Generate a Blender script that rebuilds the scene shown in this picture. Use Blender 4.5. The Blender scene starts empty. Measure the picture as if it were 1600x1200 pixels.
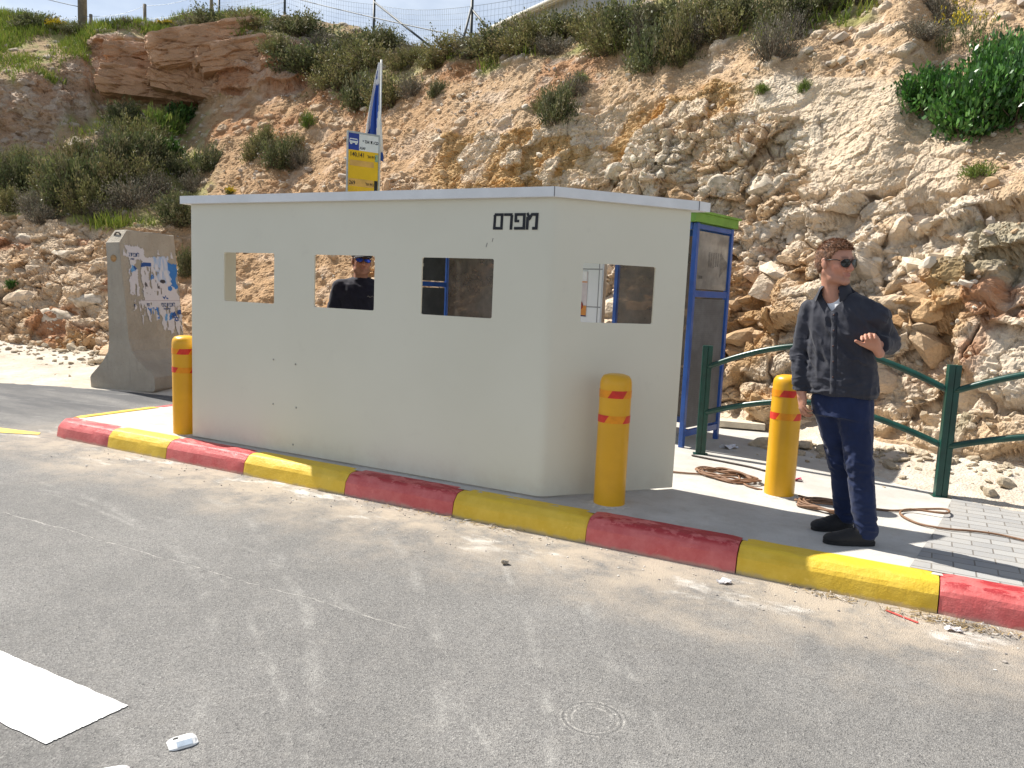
import bpy, bmesh, math, random
import numpy as np
from mathutils import Vector, Matrix, Euler
random.seed(7)
S = bpy.context.scene
COL = S.collection
R_ = math.radians

# ------------------------------------------------------------------ camera
cam_d = bpy.data.cameras.new('camera'); cam = bpy.data.objects.new('camera', cam_d); COL.objects.link(cam)
S.camera = cam
cam_d.sensor_width = 36.0; cam_d.lens = 27.0; cam_d.clip_start = 0.05; cam_d.clip_end = 2000
_yaw, _pit, _rol = R_(117.1), R_(6.84), R_(2.47)
_f = Vector((math.cos(_yaw)*math.cos(_pit), math.sin(_yaw)*math.cos(_pit), -math.sin(_pit)))
_r = _f.cross(Vector((0, 0, 1))).normalized(); _u = _r.cross(_f)
_R = _r*math.cos(_rol) + _u*math.sin(_rol); _U = _u*math.cos(_rol) - _r*math.sin(_rol)
cam.matrix_world = Matrix(((_R.x, _U.x, -_f.x, 0), (_R.y, _U.y, -_f.y, 0), (_R.z, _U.z, -_f.z, 1.55), (0, 0, 0, 1)))
S.render.resolution_x, S.render.resolution_y = 1024, 768

# ------------------------------------------------------------------ sky, sun, exposure
SUN_AZ, SUN_EL = R_(172.5), R_(51.0)          # direction towards the sun, counter-clockwise from +x
W = bpy.data.worlds.new('World'); S.world = W; W.use_nodes = True
nt = W.node_tree; nt.nodes.clear()
_out = nt.nodes.new('ShaderNodeOutputWorld'); _bg = nt.nodes.new('ShaderNodeBackground')
_sky = nt.nodes.new('ShaderNodeTexSky'); _sky.sky_type = 'NISHITA'; _sky.sun_disc = False
_sky.sun_elevation = SUN_EL; _sky.sun_rotation = math.pi/2 - SUN_AZ
_sky.altitude = 700; _sky.air_density = 1.0; _sky.dust_density = 1.2; _sky.ozone_density = 1.5
_tc = nt.nodes.new('ShaderNodeTexCoord'); _mp = nt.nodes.new('ShaderNodeMapping'); _mp.inputs['Scale'].default_value = (1, 1, 2.6)
_ns = nt.nodes.new('ShaderNodeTexNoise'); _ns.inputs['Scale'].default_value = 2.3; _ns.inputs['Detail'].default_value = 6; _ns.inputs['Roughness'].default_value = .6
_rp = nt.nodes.new('ShaderNodeValToRGB'); _rp.color_ramp.elements[0].position = .40; _rp.color_ramp.elements[1].position = .66
_mx = nt.nodes.new('ShaderNodeMixRGB'); _mx.inputs['Color2'].default_value = (12.0, 12.8, 13.6, 1)
_ml = nt.nodes.new('ShaderNodeMath'); _ml.operation = 'MULTIPLY'; _ml.inputs[1].default_value = .45
nt.links.new(_tc.outputs['Generated'], _mp.inputs['Vector']); nt.links.new(_mp.outputs['Vector'], _ns.inputs['Vector'])
_sx = nt.nodes.new('ShaderNodeSeparateXYZ'); _mr = nt.nodes.new('ShaderNodeMapRange'); _mr.interpolation_type = 'SMOOTHSTEP'
_mr.inputs['From Min'].default_value = .62; _mr.inputs['From Max'].default_value = .10; _mr.inputs['To Max'].default_value = .38
nt.links.new(_tc.outputs['Generated'], _sx.inputs[0]); nt.links.new(_sx.outputs['Z'], _mr.inputs['Value'])
_ad = nt.nodes.new('ShaderNodeMath'); _ad.operation = 'ADD'; _ad.use_clamp = True; nt.links.new(_mr.outputs['Result'], _ad.inputs[1])      # thin bright haze low in the sky
nt.links.new(_ns.outputs['Fac'], _rp.inputs['Fac']); nt.links.new(_rp.outputs['Color'], _ml.inputs[0]); nt.links.new(_ml.outputs[0], _ad.inputs[0])
nt.links.new(_ad.outputs[0], _mx.inputs['Fac']); nt.links.new(_sky.outputs['Color'], _mx.inputs['Color1'])
nt.links.new(_mx.outputs['Color'], _bg.inputs['Color']); _bg.inputs['Strength'].default_value = 0.062
nt.links.new(_bg.outputs['Background'], _out.inputs['Surface'])
_sd = bpy.data.lights.new('sun', 'SUN'); _sd.energy = 5.0; _sd.angle = R_(0.5); _sd.color = (1.0, .95, .87)
_so = bpy.data.objects.new('sun', _sd); COL.objects.link(_so)
_sv = Vector((math.cos(SUN_EL)*math.cos(SUN_AZ), math.cos(SUN_EL)*math.sin(SUN_AZ), math.sin(SUN_EL)))
_so.rotation_euler = (-_sv).to_track_quat('-Z', 'Y').to_euler(); _so.location = _sv*60
S.view_settings.view_transform = 'Standard'; S.view_settings.look = 'None'; S.view_settings.gamma = 1; S.view_settings.use_curve_mapping = False
S.view_settings.exposure = 0.74

# ------------------------------------------------------------------ helpers: objects and tags
def tag(o, label=None, cat=None, group=None, kind=None):
    if label: o['label'] = label
    if cat: o['category'] = cat
    if group: o['group'] = group
    if kind: o['kind'] = kind
    return o
def empty(name, loc, rz=0.0, parent=None):
    o = bpy.data.objects.new(name, None); COL.objects.link(o); o.location = loc; o.rotation_euler = (0, 0, rz)
    o.empty_display_size = .1
    if parent: o.parent = parent
    return o
def copy_tree(o, parent=None):
    c = o.copy(); COL.objects.link(c)
    if parent: c.parent = parent
    for ch in o.children: copy_tree(ch, c)
    return c
def mesh_np(name, V, F, mats, parent=None, smooth=True, mi=None, cols=None, nper=4):
    """fast mesh from numpy arrays; F is (n,3) or (n,4)"""
    V = np.asarray(V, np.float32); F = np.asarray(F, np.int32); k = F.shape[1]
    m = bpy.data.meshes.new(name); m.vertices.add(len(V)); m.vertices.foreach_set('co', V.ravel())
    m.loops.add(F.size); m.loops.foreach_set('vertex_index', F.ravel())
    m.polygons.add(len(F)); m.polygons.foreach_set('loop_start', np.arange(0, F.size, k, dtype=np.int32))
    m.polygons.foreach_set('loop_total', np.full(len(F), k, np.int32))
    m.polygons.foreach_set('use_smooth', np.full(len(F), smooth, bool))
    for x in (mats if isinstance(mats, (list, tuple)) else [mats]): m.materials.append(x)
    if mi is not None: m.polygons.foreach_set('material_index', np.asarray(mi, np.int32))
    if cols is not None:
        a = m.color_attributes.new('Col', 'FLOAT_COLOR', 'POINT')
        c = np.ones((len(V), 4), np.float32); c[:, :3] = cols; a.data.foreach_set('color', c.ravel())
    m.update(calc_edges=True); m.validate()
    o = bpy.data.objects.new(name, m); COL.objects.link(o)
    if parent: o.parent = parent
    return o
class MB:
    """collects shapes; build() links them as ONE mesh object"""
    def __init__(s): s.v = []; s.f = []; s.m = []; s.sm = []
    def add(s, vs, fs, mi=0, smooth=False, M=None):
        b = len(s.v)
        for p in vs:
            p = Vector(p); s.v.append(tuple(M @ p) if M is not None else tuple(p))
        for f in fs: s.f.append([b+i for i in f]); s.m.append(mi); s.sm.append(smooth)
        return s
    def box(s, c, d, mi=0, M=None, bev=0.0):
        x, y, z = d[0]/2, d[1]/2, d[2]/2
        if bev <= 0:
            vs = [(c[0]+i*x, c[1]+j*y, c[2]+k*z) for k in (-1, 1) for j in (-1, 1) for i in (-1, 1)]
            return s.add(vs, [(0, 2, 3, 1), (4, 5, 7, 6), (0, 1, 5, 4), (2, 6, 7, 3), (0, 4, 6, 2), (1, 3, 7, 5)], mi, False, M)
        bm = bmesh.new(); bmesh.ops.create_cube(bm, size=1)
        for v in bm.verts: v.co = Vector((v.co.x*d[0], v.co.y*d[1], v.co.z*d[2]))
        bmesh.ops.bevel(bm, geom=bm.edges[:], offset=bev, segments=2, profile=.6, affect='EDGES')
        bm.verts.index_update()
        s.add([v.co+Vector(c) for v in bm.verts], [[v.index for v in f.verts] for f in bm.faces], mi, False, M); bm.free(); return s
    def tube(s, pts, r, n=8, mi=0, caps=True, M=None):
        pts = [Vector(p) for p in pts]; N = len(pts); rs = r if isinstance(r, (list, tuple)) else [r]*N
        vs = []; prev = None
        for i, p in enumerate(pts):
            t = (pts[min(i+1, N-1)]-pts[max(i-1, 0)]).normalized()
            if prev is None:
                a = Vector((0, 0, 1)) if abs(t.z) < .9 else Vector((1, 0, 0))
                nrm = t.cross(a).normalized()
            else: nrm = (prev-t*prev.dot(t)).normalized()
            prev = nrm; bn = t.cross(nrm)
            for k in range(n):
                a = 2*math.pi*k/n; vs.append(p+(nrm*math.cos(a)+bn*math.sin(a))*rs[i])
        fs = [(i*n+k, i*n+(k+1) % n, (i+1)*n+(k+1) % n, (i+1)*n+k) for i in range(N-1) for k in range(n)]
        s.add(vs, fs, mi, True, M)
        if caps:
            b = len(s.v)-len(vs)
            s.f.append([b+k for k in range(n)][::-1]); s.m.append(mi); s.sm.append(False)
            s.f.append([b+(N-1)*n+k for k in range(n)]); s.m.append(mi); s.sm.append(False)
        return s
    def lathe(s, prof, n=32, mi=0, M=None, smooth=True):
        vs = [(r*math.cos(2*math.pi*k/n), r*math.sin(2*math.pi*k/n), z) for r, z in prof for k in range(n)]
        fs = [(i*n+k, i*n+(k+1) % n, (i+1)*n+(k+1) % n, (i+1)*n+k) for i in range(len(prof)-1) for k in range(n)]
        return s.add(vs, fs, mi, smooth, M)
    def prism(s, poly, z0, z1, mi=0, M=None):
        """poly in x,y counter-clockwise, extruded along z"""
        n = len(poly); vs = [(p[0], p[1], z0) for p in poly]+[(p[0], p[1], z1) for p in poly]
        fs = [tuple(range(n))[::-1], tuple(range(n, 2*n))]+[(i, (i+1) % n, n+(i+1) % n, n+i) for i in range(n)]
        return s.add(vs, fs, mi, False, M)
    def build(s, name, mats, parent=None):
        m = bpy.data.meshes.new(name); m.from_pydata(s.v, [], s.f)
        for x in (mats if isinstance(mats, (list, tuple)) else [mats]): m.materials.append(x)
        m.polygons.foreach_set('material_index', s.m); m.polygons.foreach_set('use_smooth', s.sm); m.update()
        o = bpy.data.objects.new(name, m); COL.objects.link(o)
        if parent: o.parent = parent
        return o
def frame_matrix(o, x, z):
    """matrix with local x along x, local z along z, origin o"""
    x = Vector(x).normalized(); z = Vector(z).normalized(); y = z.cross(x).normalized(); z = x.cross(y)
    return Matrix(((x.x, y.x, z.x, o[0]), (x.y, y.y, z.y, o[1]), (x.z, y.z, z.z, o[2]), (0, 0, 0, 1)))
def text_mesh(name, txt, size, mat, M, parent=None, align='LEFT', ext=0.0, squeeze=1.0, bold=0.0):
    cu = bpy.data.curves.new(name, 'FONT'); cu.body = txt; cu.size = size; cu.align_x = align; cu.extrude = ext; cu.offset = bold
    cu.resolution_u = 2
    t = bpy.data.objects.new(name+'_tmp', cu); COL.objects.link(t)
    dg = bpy.context.evaluated_depsgraph_get(); dg.update()
    me = bpy.data.meshes.new_from_object(t.evaluated_get(dg)); bpy.data.objects.remove(t); bpy.data.curves.remove(cu)
    me.name = name; me.transform(Matrix.Diagonal((squeeze, 1, 1, 1))); me.transform(M)
    me.materials.clear(); me.materials.append(mat)
    o = bpy.data.objects.new(name, me); COL.objects.link(o)
    if parent: o.parent = parent
    return o
def heb(t): return t[::-1]        # the text object sets glyphs left to right

# ------------------------------------------------------------------ helpers: materials
class NT:
    def __init__(s, name):
        s.mat = bpy.data.materials.new(name); s.mat.use_nodes = True; s.t = s.mat.node_tree
        s.b = s.t.nodes['Principled BSDF']; s.out = s.t.nodes['Material Output']; s.tc = s.t.nodes.new('ShaderNodeTexCoord')
    def n(s, typ, **kw):
        x = s.t.nodes.new(typ)
        for k, v in kw.items(): setattr(x, k, v)
        return x
    def put(s, inp, v):
        if isinstance(v, bpy.types.NodeSocket): s.t.links.new(v, inp)
        elif v is not None: inp.default_value = (tuple(v)+(1,) if isinstance(v, (tuple, list)) and len(v) == 3 and inp.type == 'RGBA' else v)
    def noise(s, sc, det=4, ro=.55, vec=None, dist=0, scale3=None, out='Fac'):
        v = vec if vec is not None else s.tc.outputs['Object']
        if scale3:
            mp = s.n('ShaderNodeMapping'); mp.inputs['Scale'].default_value = scale3; s.put(mp.inputs['Vector'], v); v = mp.outputs['Vector']
        x = s.n('ShaderNodeTexNoise'); s.put(x.inputs['Vector'], v)
        x.inputs['Scale'].default_value = sc; x.inputs['Detail'].default_value = det; x.inputs['Roughness'].default_value = ro; x.inputs['Distortion'].default_value = dist
        return x.outputs[out]
    def vor(s, sc, feat='F1', out='Distance', vec=None, rnd=1):
        x = s.n('ShaderNodeTexVoronoi', feature=feat); s.put(x.inputs['Vector'], vec if vec is not None else s.tc.outputs['Object'])
        x.inputs['Scale'].default_value = sc; x.inputs['Randomness'].default_value = rnd
        return x.outputs[out]
    def math(s, op, a, b=None, c=None, clamp=False):
        x = s.n('ShaderNodeMath', operation=op, use_clamp=clamp); s.put(x.inputs[0], a)
        if b is not None: s.put(x.inputs[1], b)
        if c is not None: s.put(x.inputs[2], c)
        return x.outputs[0]
    def step(s, v, a, b):
        x = s.n('ShaderNodeMapRange', interpolation_type='SMOOTHSTEP'); s.put(x.inputs['Value'], v)
        x.inputs['From Min'].default_value = a; x.inputs['From Max'].default_value = b; return x.outputs['Result']
    def mix(s, f, a, b, mode='MIX'):
        x = s.n('ShaderNodeMixRGB', blend_type=mode); s.put(x.inputs['Fac'], f); s.put(x.inputs['Color1'], a); s.put(x.inputs['Color2'], b); return x.outputs['Color']
    def xyz(s, vec=None):
        x = s.n('ShaderNodeSeparateXYZ'); s.put(x.inputs[0], vec if vec is not None else s.tc.outputs['Object']); return x.outputs
    def bump(s, h, st=.5, d=.01, prev=None):
        x = s.n('ShaderNodeBump'); s.put(x.inputs['Height'], h); x.inputs['Strength'].default_value = st; x.inputs['Distance'].default_value = d
        if prev is not None: s.put(x.inputs['Normal'], prev)
        return x.outputs['Normal']
    def done(s, col, rough=.8, nrm=None, metal=0, spec=.3):
        s.put(s.b.inputs['Base Color'], col); s.put(s.b.inputs['Roughness'], rough); s.put(s.b.inputs['Metallic'], metal)
        s.b.inputs['Specular IOR Level'].default_value = spec
        if nrm is not None: s.put(s.b.inputs['Normal'], nrm)
        return s.mat
def simple(name, col, rough=.6, vary=.12, sc=6, bump=.0, bsc=60, metal=0, spec=.35, tint=None, bd=.003):
    N = NT(name); n1 = N.noise(sc, 5, .6)
    dark = tuple(c*(1-vary) for c in col); lite = tuple(min(1, c*(1+vary)) for c in (tint or col))
    c = N.mix(N.step(n1, .3, .7), dark, lite)
    nr = N.bump(N.noise(bsc, 3, .6), bump, bd) if bump else None
    return N.done(c, rough, nr, metal, spec)

# ------------------------------------------------------------------ helpers: numpy noise
def _h(ix, iy, iz, seed):
    h = (ix.astype(np.uint32)*np.uint32(374761393)+iy.astype(np.uint32)*np.uint32(668265263)+iz.astype(np.uint32)*np.uint32(2147483647)+np.uint32((seed*974634777) & 0xffffffff))
    h = (h ^ (h >> np.uint32(13)))*np.uint32(1274126177); h = (h ^ (h >> np.uint32(16)))*np.uint32(2246822519)
    return h ^ (h >> np.uint32(15))
def hash3(i, seed): return _h(i[:, 0], i[:, 1], i[:, 2], seed).astype(np.float32)/np.float32(4294967295.0)
def vnoise(P, seed=0):
    i = np.floor(P).astype(np.int32); f = (P-i).astype(np.float32); u = f*f*f*(f*(f*6-15)+10)
    r = np.zeros(len(P), np.float32)
    for dx in (0, 1):
        wx = u[:, 0] if dx else 1-u[:, 0]
        for dy in (0, 1):
            wy = wx*(u[:, 1] if dy else 1-u[:, 1])
            for dz in (0, 1):
                wz = wy*(u[:, 2] if dz else 1-u[:, 2])
                r += wz*hash3(i+np.array((dx, dy, dz), np.int32), seed)
    return r*2-1
def fbm(P, oct=4, seed=0, gain=.5, lac=2.03):
    a, r, t = 1.0, 0, 0
    for o in range(oct):
        r = r+a*vnoise(P*(lac**o)+o*17.3, seed+o); t += a; a *= gain
    return r/t
def cells(P, seed=0):
    """8-neighbour Voronoi: F1, F2, hash of nearest cell, vector to its centre"""
    b = np.floor(P-.5).astype(np.int32); n = len(P)
    f1 = np.full(n, 9, np.float32); f2 = np.full(n, 9, np.float32); hid = np.zeros(n, np.float32); vec = np.zeros((n, 3), np.float32)
    for dx in (0, 1):
        for dy in (0, 1):
            for dz in (0, 1):
                c = b+np.array((dx, dy, dz), np.int32)
                ctr = c+.5+.42*(2*np.stack([hash3(c, seed+k) for k in (1, 2, 3)], 1)-1)
                v = (P-ctr).astype(np.float32); d = np.sqrt((v*v).sum(1))
                nearer = d < f1
                f2 = np.where(nearer, f1, np.minimum(f2, d)); f1 = np.where(nearer, d, f1)
                hid = np.where(nearer, hash3(c, seed+7), hid); vec = np.where(nearer[:, None], v, vec)
    return f1, f2, hid, vec
def sstep(x, a, b):
    t = np.clip((x-a)/(b-a), 0, 1); return t*t*(3-2*t)
def unit_from(h):
    a = h*6.2832*7.13; z = np.modf(h*31.7)[0]*2-1; s = np.sqrt(np.maximum(0, 1-z*z))
    return np.stack([np.cos(a)*s, np.sin(a)*s, z], 1).astype(np.float32)

# ------------------------------------------------------------------ hillside: columns of real points up the slope (x, y, z, soil kind)
HILL=[
[(-17.74,5.49,0.02,"R"),(-21.48,6.81,2.50,"R"),(-25.65,8.21,4.06,"G"),(-26.89,8.72,6.08,"Y"),(-32.40,10.61,8.89,"G")],
[(-15.64,7.07,0.02,"R"),(-18.74,8.60,2.67,"R"),(-22.21,10.25,4.27,"G"),(-23.11,10.75,6.28,"Y"),(-27.88,13.06,9.23,"G")],
[(-14.19,7.87,0.02,"R"),(-17.35,9.73,2.78,"R"),(-20.94,11.79,4.51,"G"),(-21.61,12.24,6.61,"Y"),(-26.38,15.00,9.48,"G")],
[(-13.29,8.11,0.02,"R"),(-16.18,9.96,2.67,"R"),(-19.80,12.24,4.51,"G"),(-20.45,12.70,6.68,"Y"),(-24.21,15.08,9.06,"G")],
[(-12.24,8.22,0.02,"R"),(-14.79,10.00,2.47,"R"),(-19.52,13.27,5.41,"G"),(-19.91,13.57,7.14,"Y"),(-22.07,15.06,8.63,"G")],
[(-11.84,8.23,0.02,"R"),(-14.34,10.04,2.41,"R"),(-19.66,13.83,5.95,"G"),(-20.09,14.17,7.87,"K"),(-20.91,14.75,8.47,"G")],
[(-11.20,8.54,0.02,"R"),(-13.66,10.46,2.48,"R"),(-18.63,14.31,6.07,"G"),(-19.02,14.63,7.89,"K"),(-20.02,15.41,8.70,"G")],
[(-10.98,9.12,0.02,"S"),(-13.91,11.59,2.96,"S"),(-18.06,15.07,6.20,"G"),(-18.53,15.48,8.13,"K"),(-19.69,16.45,9.13,"G")],
[(-9.62,8.72,0.16,"S"),(-12.77,11.58,3.33,"S"),(-15.69,14.24,6.08,"S"),(-16.20,14.71,7.73,"K"),(-17.24,15.65,8.70,"G")],
[(-8.67,9.00,0.16,"S"),(-11.73,12.14,3.64,"S"),(-13.94,14.41,5.99,"S"),(-14.65,15.13,7.61,"K"),(-15.88,16.39,8.75,"G")],
[(-7.81,9.20,0.16,"S"),(-10.14,11.85,3.56,"S"),(-12.75,14.85,6.45,"S"),(-15.11,17.57,8.82,"G")],
[(-6.88,9.26,0.16,"R"),(-8.57,11.38,3.56,"R"),(-10.38,13.72,5.89,"S"),(-11.89,15.68,7.48,"G")],
[(-5.73,9.20,0.16,"R"),(-6.74,10.63,3.09,"R"),(-7.15,11.23,4.12,"O"),(-8.34,13.01,5.84,"S"),(-8.86,13.80,6.41,"G")],
[(-4.71,9.21,0.16,"R"),(-5.42,10.33,2.93,"R"),(-5.75,10.86,4.12,"O"),(-6.59,12.35,5.55,"S"),(-7.34,13.71,6.47,"G")],
[(-3.77,9.22,0.16,"R"),(-4.48,10.49,3.29,"R"),(-4.76,11.03,4.23,"O"),(-5.35,12.27,5.52,"S"),(-5.97,13.63,6.47,"G")],
[(-2.89,9.18,0.16,"R"),(-3.57,10.53,3.88,"R"),(-3.74,10.92,4.50,"O"),(-4.05,11.72,5.33,"S"),(-4.64,13.27,6.63,"G"),(-5.07,14.45,7.42,"G")],
[(-2.04,8.99,0.16,"R"),(-2.64,10.34,3.87,"R"),(-2.76,10.67,4.44,"O"),(-2.99,11.41,5.27,"S"),(-3.60,13.42,6.95,"G")],
[(-1.42,8.76,0.16,"R"),(-1.94,10.10,3.85,"R"),(-2.04,10.39,4.39,"C"),(-2.17,10.91,4.95,"S"),(-2.73,13.25,6.92,"G")],
[(-0.93,8.60,0.20,"R"),(-1.27,9.55,2.83,"R"),(-1.46,10.19,4.26,"C"),(-1.62,10.94,5.06,"S"),(-2.02,13.01,6.86,"G")],
[(-0.29,8.09,0.27,"R"),(-0.56,9.19,2.74,"R"),(-0.71,9.77,4.05,"C"),(-0.81,10.47,4.83,"S"),(-1.09,12.58,6.73,"S")],
[(-0.01,7.85,0.30,"R"),(-0.25,9.01,2.68,"R"),(-0.34,9.73,3.60,"C"),(-0.48,11.01,4.88,"S"),(-0.74,13.61,7.22,"S")],
[(0.39,7.58,0.30,"R"),(0.20,8.75,2.70,"R"),(0.17,9.42,3.34,"S"),(0.08,10.65,4.71,"S"),(-0.07,13.51,7.29,"S")],
[(0.92,7.30,0.30,"R"),(0.81,8.41,2.59,"R"),(0.82,9.07,3.21,"S"),(0.81,10.23,4.51,"S"),(0.86,13.34,7.31,"S")],
[(1.70,7.14,0.30,"R"),(1.69,8.23,2.55,"R"),(1.76,8.83,3.12,"S"),(1.88,9.99,4.33,"S"),(2.28,13.40,7.40,"S")],
[(2.97,7.34,0.30,"R"),(3.10,8.43,2.55,"R"),(3.25,8.98,3.08,"S"),(3.51,10.03,4.16,"S"),(4.54,13.86,7.61,"G")]]
ZK = 'RSOCKYG'
def resample(col, n):
    P = np.array([c[:3] for c in col], float); s = np.r_[0, np.cumsum(np.linalg.norm(np.diff(P, axis=0), axis=1))]; s /= s[-1]
    v = np.linspace(0, 1, n); Q = np.stack([np.interp(v, s, P[:, k]) for k in range(3)], 1)
    seg = np.clip(np.searchsorted(s, v, side='left'), 1, len(col)-1)
    Z = np.zeros((n, len(ZK)))
    for i, q in enumerate(seg): Z[i, ZK.index(col[q][3])] = 1
    return Q, Z
def blur(A, n, ax):
    for _ in range(n):
        B = np.roll(A, 1, ax); C_ = np.roll(A, -1, ax); sl = [slice(None)]*A.ndim
        sl[ax] = 0; B[tuple(sl)] = A[tuple(sl)]; sl[ax] = -1; C_[tuple(sl)] = A[tuple(sl)]
        A = .25*B+.5*A+.25*C_
    return A
NV = 560
def build_hill():
    az = np.array([math.atan2(c[0][0], c[0][1]) for c in HILL])
    Q, Z = zip(*[resample(c, 160) for c in HILL]); Q = np.array(Q); Z = np.array(Z)
    a = np.radians(np.r_[np.arange(-72, -62.5, .12), np.arange(-62.5, 8.2, .066), np.arange(8.2, 21.8, .12)])
    j = np.clip(np.searchsorted(az, a)-1, 0, len(az)-2); t = (a-az[j])/(az[j+1]-az[j]); t = np.clip(t, 0, 1)
    ts = (t*t*(3-2*t)*.5+t*.5)[:, None, None]
    B = Q[j]*(1-ts)+Q[j+1]*ts; ZW = Z[j]*(1-ts)+Z[j+1]*ts
    # back to exact azimuth so columns do not fold
    rr = np.hypot(B[:, :, 0], B[:, :, 1]); B[:, :, 0] = rr*np.sin(a)[:, None]; B[:, :, 1] = rr*np.cos(a)[:, None]
    B = blur(B, 3, 1); B = blur(B, 14, 0); ZW = blur(blur(ZW, 3, 1), 12, 0)
    v = np.linspace(0, 1, 160); vf = np.linspace(0, 1, NV); k = np.clip((vf*159).astype(int), 0, 158); tv = (vf*159-k)[None, :, None]
    B = B[:, k]*(1-tv)+B[:, k+1]*tv; ZW = ZW[:, k]*(1-tv)+ZW[:, k+1]*tv
    # foot goes a little under the ground, the top runs on as a plateau
    d = np.stack([np.sin(a), np.cos(a), np.zeros_like(a)], 1)[:, None, :]
    under = B[:, :1]+np.array((0, -.0, -.5)); top = B[:, -1:]
    run = np.array([.15, .35, .6, 1, 1.5, 2.2, 3, 4, 5.5, 8, 12, 18, 28, 45])[None, :, None]
    pl = top+d*run+np.array((0, 0, 1.))*(-.06*run+.0*run)
    B = np.concatenate([under, B, pl], 1)
    ZW = np.concatenate([ZW[:, :1], ZW, np.repeat(ZW[:, -1:], run.shape[1], 1)], 1)
    nu, nv = B.shape[:2]
    du = np.gradient(blur(blur(B, 10, 0), 10, 1), axis=0); dv = np.gradient(blur(blur(B, 10, 0), 10, 1), axis=1)
    N = np.cross(du, dv); N /= np.linalg.norm(N, axis=2, keepdims=True)+1e-9
    if N[nu//2, nv//3, 1] > 0: N = -N
    P = B.reshape(-1, 3).astype(np.float32); N = N.reshape(-1, 3).astype(np.float32); w = ZW.reshape(-1, len(ZK)).astype(np.float32)
    # zone borders wander
    n0 = fbm(P*.9, 3, 5)
    for i in range(len(ZK)): w[:, i] = np.clip(w[:, i]+.55*(vnoise(P*1.1, 40+i)+.5*vnoise(P*3.1, 50+i))*(w[:, i] > .02)*(w[:, i] < .98), 0, None)
    w **= 1.7; w /= w.sum(1, keepdims=True)+1e-6
    R, So, O, Cc, K, Y, G = w.T
    # big relief
    big = fbm(P*.55, 3, 11); mid = fbm(P*1.7, 4, 12)
    Pw = P+0.13*np.stack([vnoise(P*2.3, 21), vnoise(P*2.3, 22), vnoise(P*2.3, 23)], 1)+.016*np.stack([vnoise(P*9, 24), vnoise(P*9, 25), vnoise(P*9, 26)], 1)
    left = sstep(-P[:, 0], 7.5, 9.5); sel = sstep(vnoise(P*.8, 31)+.3*vnoise(P*2.5, 32), -.25, .25)      # massive faces against broken rubble
    st = np.where(left[:, None] > .5, np.array((1, 1, 2.1), np.float32), np.array((1, 1, 1.45), np.float32))
    def dip(X):
        Y2 = X.copy(); Y2[:, 2] = X[:, 2]-np.where(left > .5, -.12, .22)*X[:, 0]; return Y2
    f1, f2, h1, v1 = cells(dip(Pw)*st*1.5, 3); t1 = (v1*unit_from(h1)).sum(1)
    blockA = .16*(h1-.45)+.17*t1
    # thin beds in the red and grey outcrops
    zz = (Pw[:, 2]-.16*Pw[:, 0]+.10*fbm(P*.8, 2, 60))*2.1
    li = np.floor(zz).astype(np.int32); lf = zz-li; z0 = np.zeros_like(li)
    lay = _h(li, z0, z0, 71).astype(np.float32)/4294967295.
    groove = sstep(np.minimum(lf, 1-lf), .0, .10)
    q1, q2, h4, v4 = cells(np.stack([Pw[:, 0]*.75, Pw[:, 1]*.75, li*3.7+.3], 1), 8)
    gul = 1-np.abs(fbm(np.stack([P[:, 0]*1.7+.4*P[:, 2], P[:, 1]*.35, P[:, 2]*.35], 1), 4, 80))*2.2
    # heavy ledges dipping to the left in the right-hand face: stepped, broken by joints
    zr = (Pw[:, 2]-.34*Pw[:, 0]+.22*fbm(P*.7, 2, 61))*1.75; lr = np.floor(zr).astype(np.int32); rf_ = zr-lr
    w1, w2, h6, v6 = cells(np.stack([Pw[:, 0]*.85+.2*lr, Pw[:, 1]*.4, lr*3.3+.3], 1), 9)
    ledge = .34*(h6-.5)+.20*sstep(rf_, .0, .10)*(1-.75*rf_)-.08-.10*(1-sstep(w2-w1, 0, .07)); ledge = ledge*(1-left)*(.35+.65*sel)
    D1 = R*(.16*big+.06*mid+ledge+blockA*(.5+.55*sel))+So*(.16*big+.09*mid-.07*gul)+O*(.22*big+.13*mid+.55*blockA)+Cc*(.16*big+.06*mid+.3*blockA)+K*(.30*big+.42*(lay-.5)+.22*(h4-.5)+.04*mid)+Y*(.30*big+.12*mid+.9*blockA+.15*(lay-.5))+G*(.14*big+.08*mid)
    row = np.tile(np.arange(nv), nu); fade = np.where(row <= 1, 0, np.clip(row/14., .25, 1))
    D1 = np.where(row > NV+6, .1*big, D1*fade)
    D1 = blur(blur(D1.reshape(nu, nv), 3, 0), 2, 1).reshape(-1)
    P2 = (P+N*D1[:, None]).reshape(nu, nv, 3); B2 = blur(blur(P2, 2, 0), 2, 1)
    N2 = np.cross(np.gradient(B2, axis=0), np.gradient(B2, axis=1)); N2 /= np.linalg.norm(N2, axis=2, keepdims=True)+1e-9
    if (N2.reshape(-1, 3)*N).sum() < 0: N2 = -N2
    N2 = N2.reshape(-1, 3).astype(np.float32); P2 = P2.reshape(-1, 3).astype(np.float32)
    N2 = N2+.35*N; N2 /= np.linalg.norm(N2, axis=1, keepdims=True)
    Pd = P2+.035*np.stack([vnoise(P2*5, 24), vnoise(P2*5, 25), vnoise(P2*5, 26)], 1)
    g1, g2, h2, v2 = cells(dip(Pd)*st*3.6+5.3, 4); t2 = (v2*unit_from(h2)).sum(1)
    k1, k2, h3, v3 = cells(Pd*np.array((1, 1, 1.3), np.float32)*9+1.7, 6); t3 = (v3*unit_from(h3)).sum(1)
    l1, l2, h5, v5 = cells(Pd*np.array((1, 1, 1.5), np.float32)*21+3.1, 14); t5 = (v5*unit_from(h5)).sum(1)
    e1 = sstep(f2-f1, 0, .30); e2 = sstep(g2-g1, 0, .32); e3 = sstep(k2-k1, 0, .4)
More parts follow.
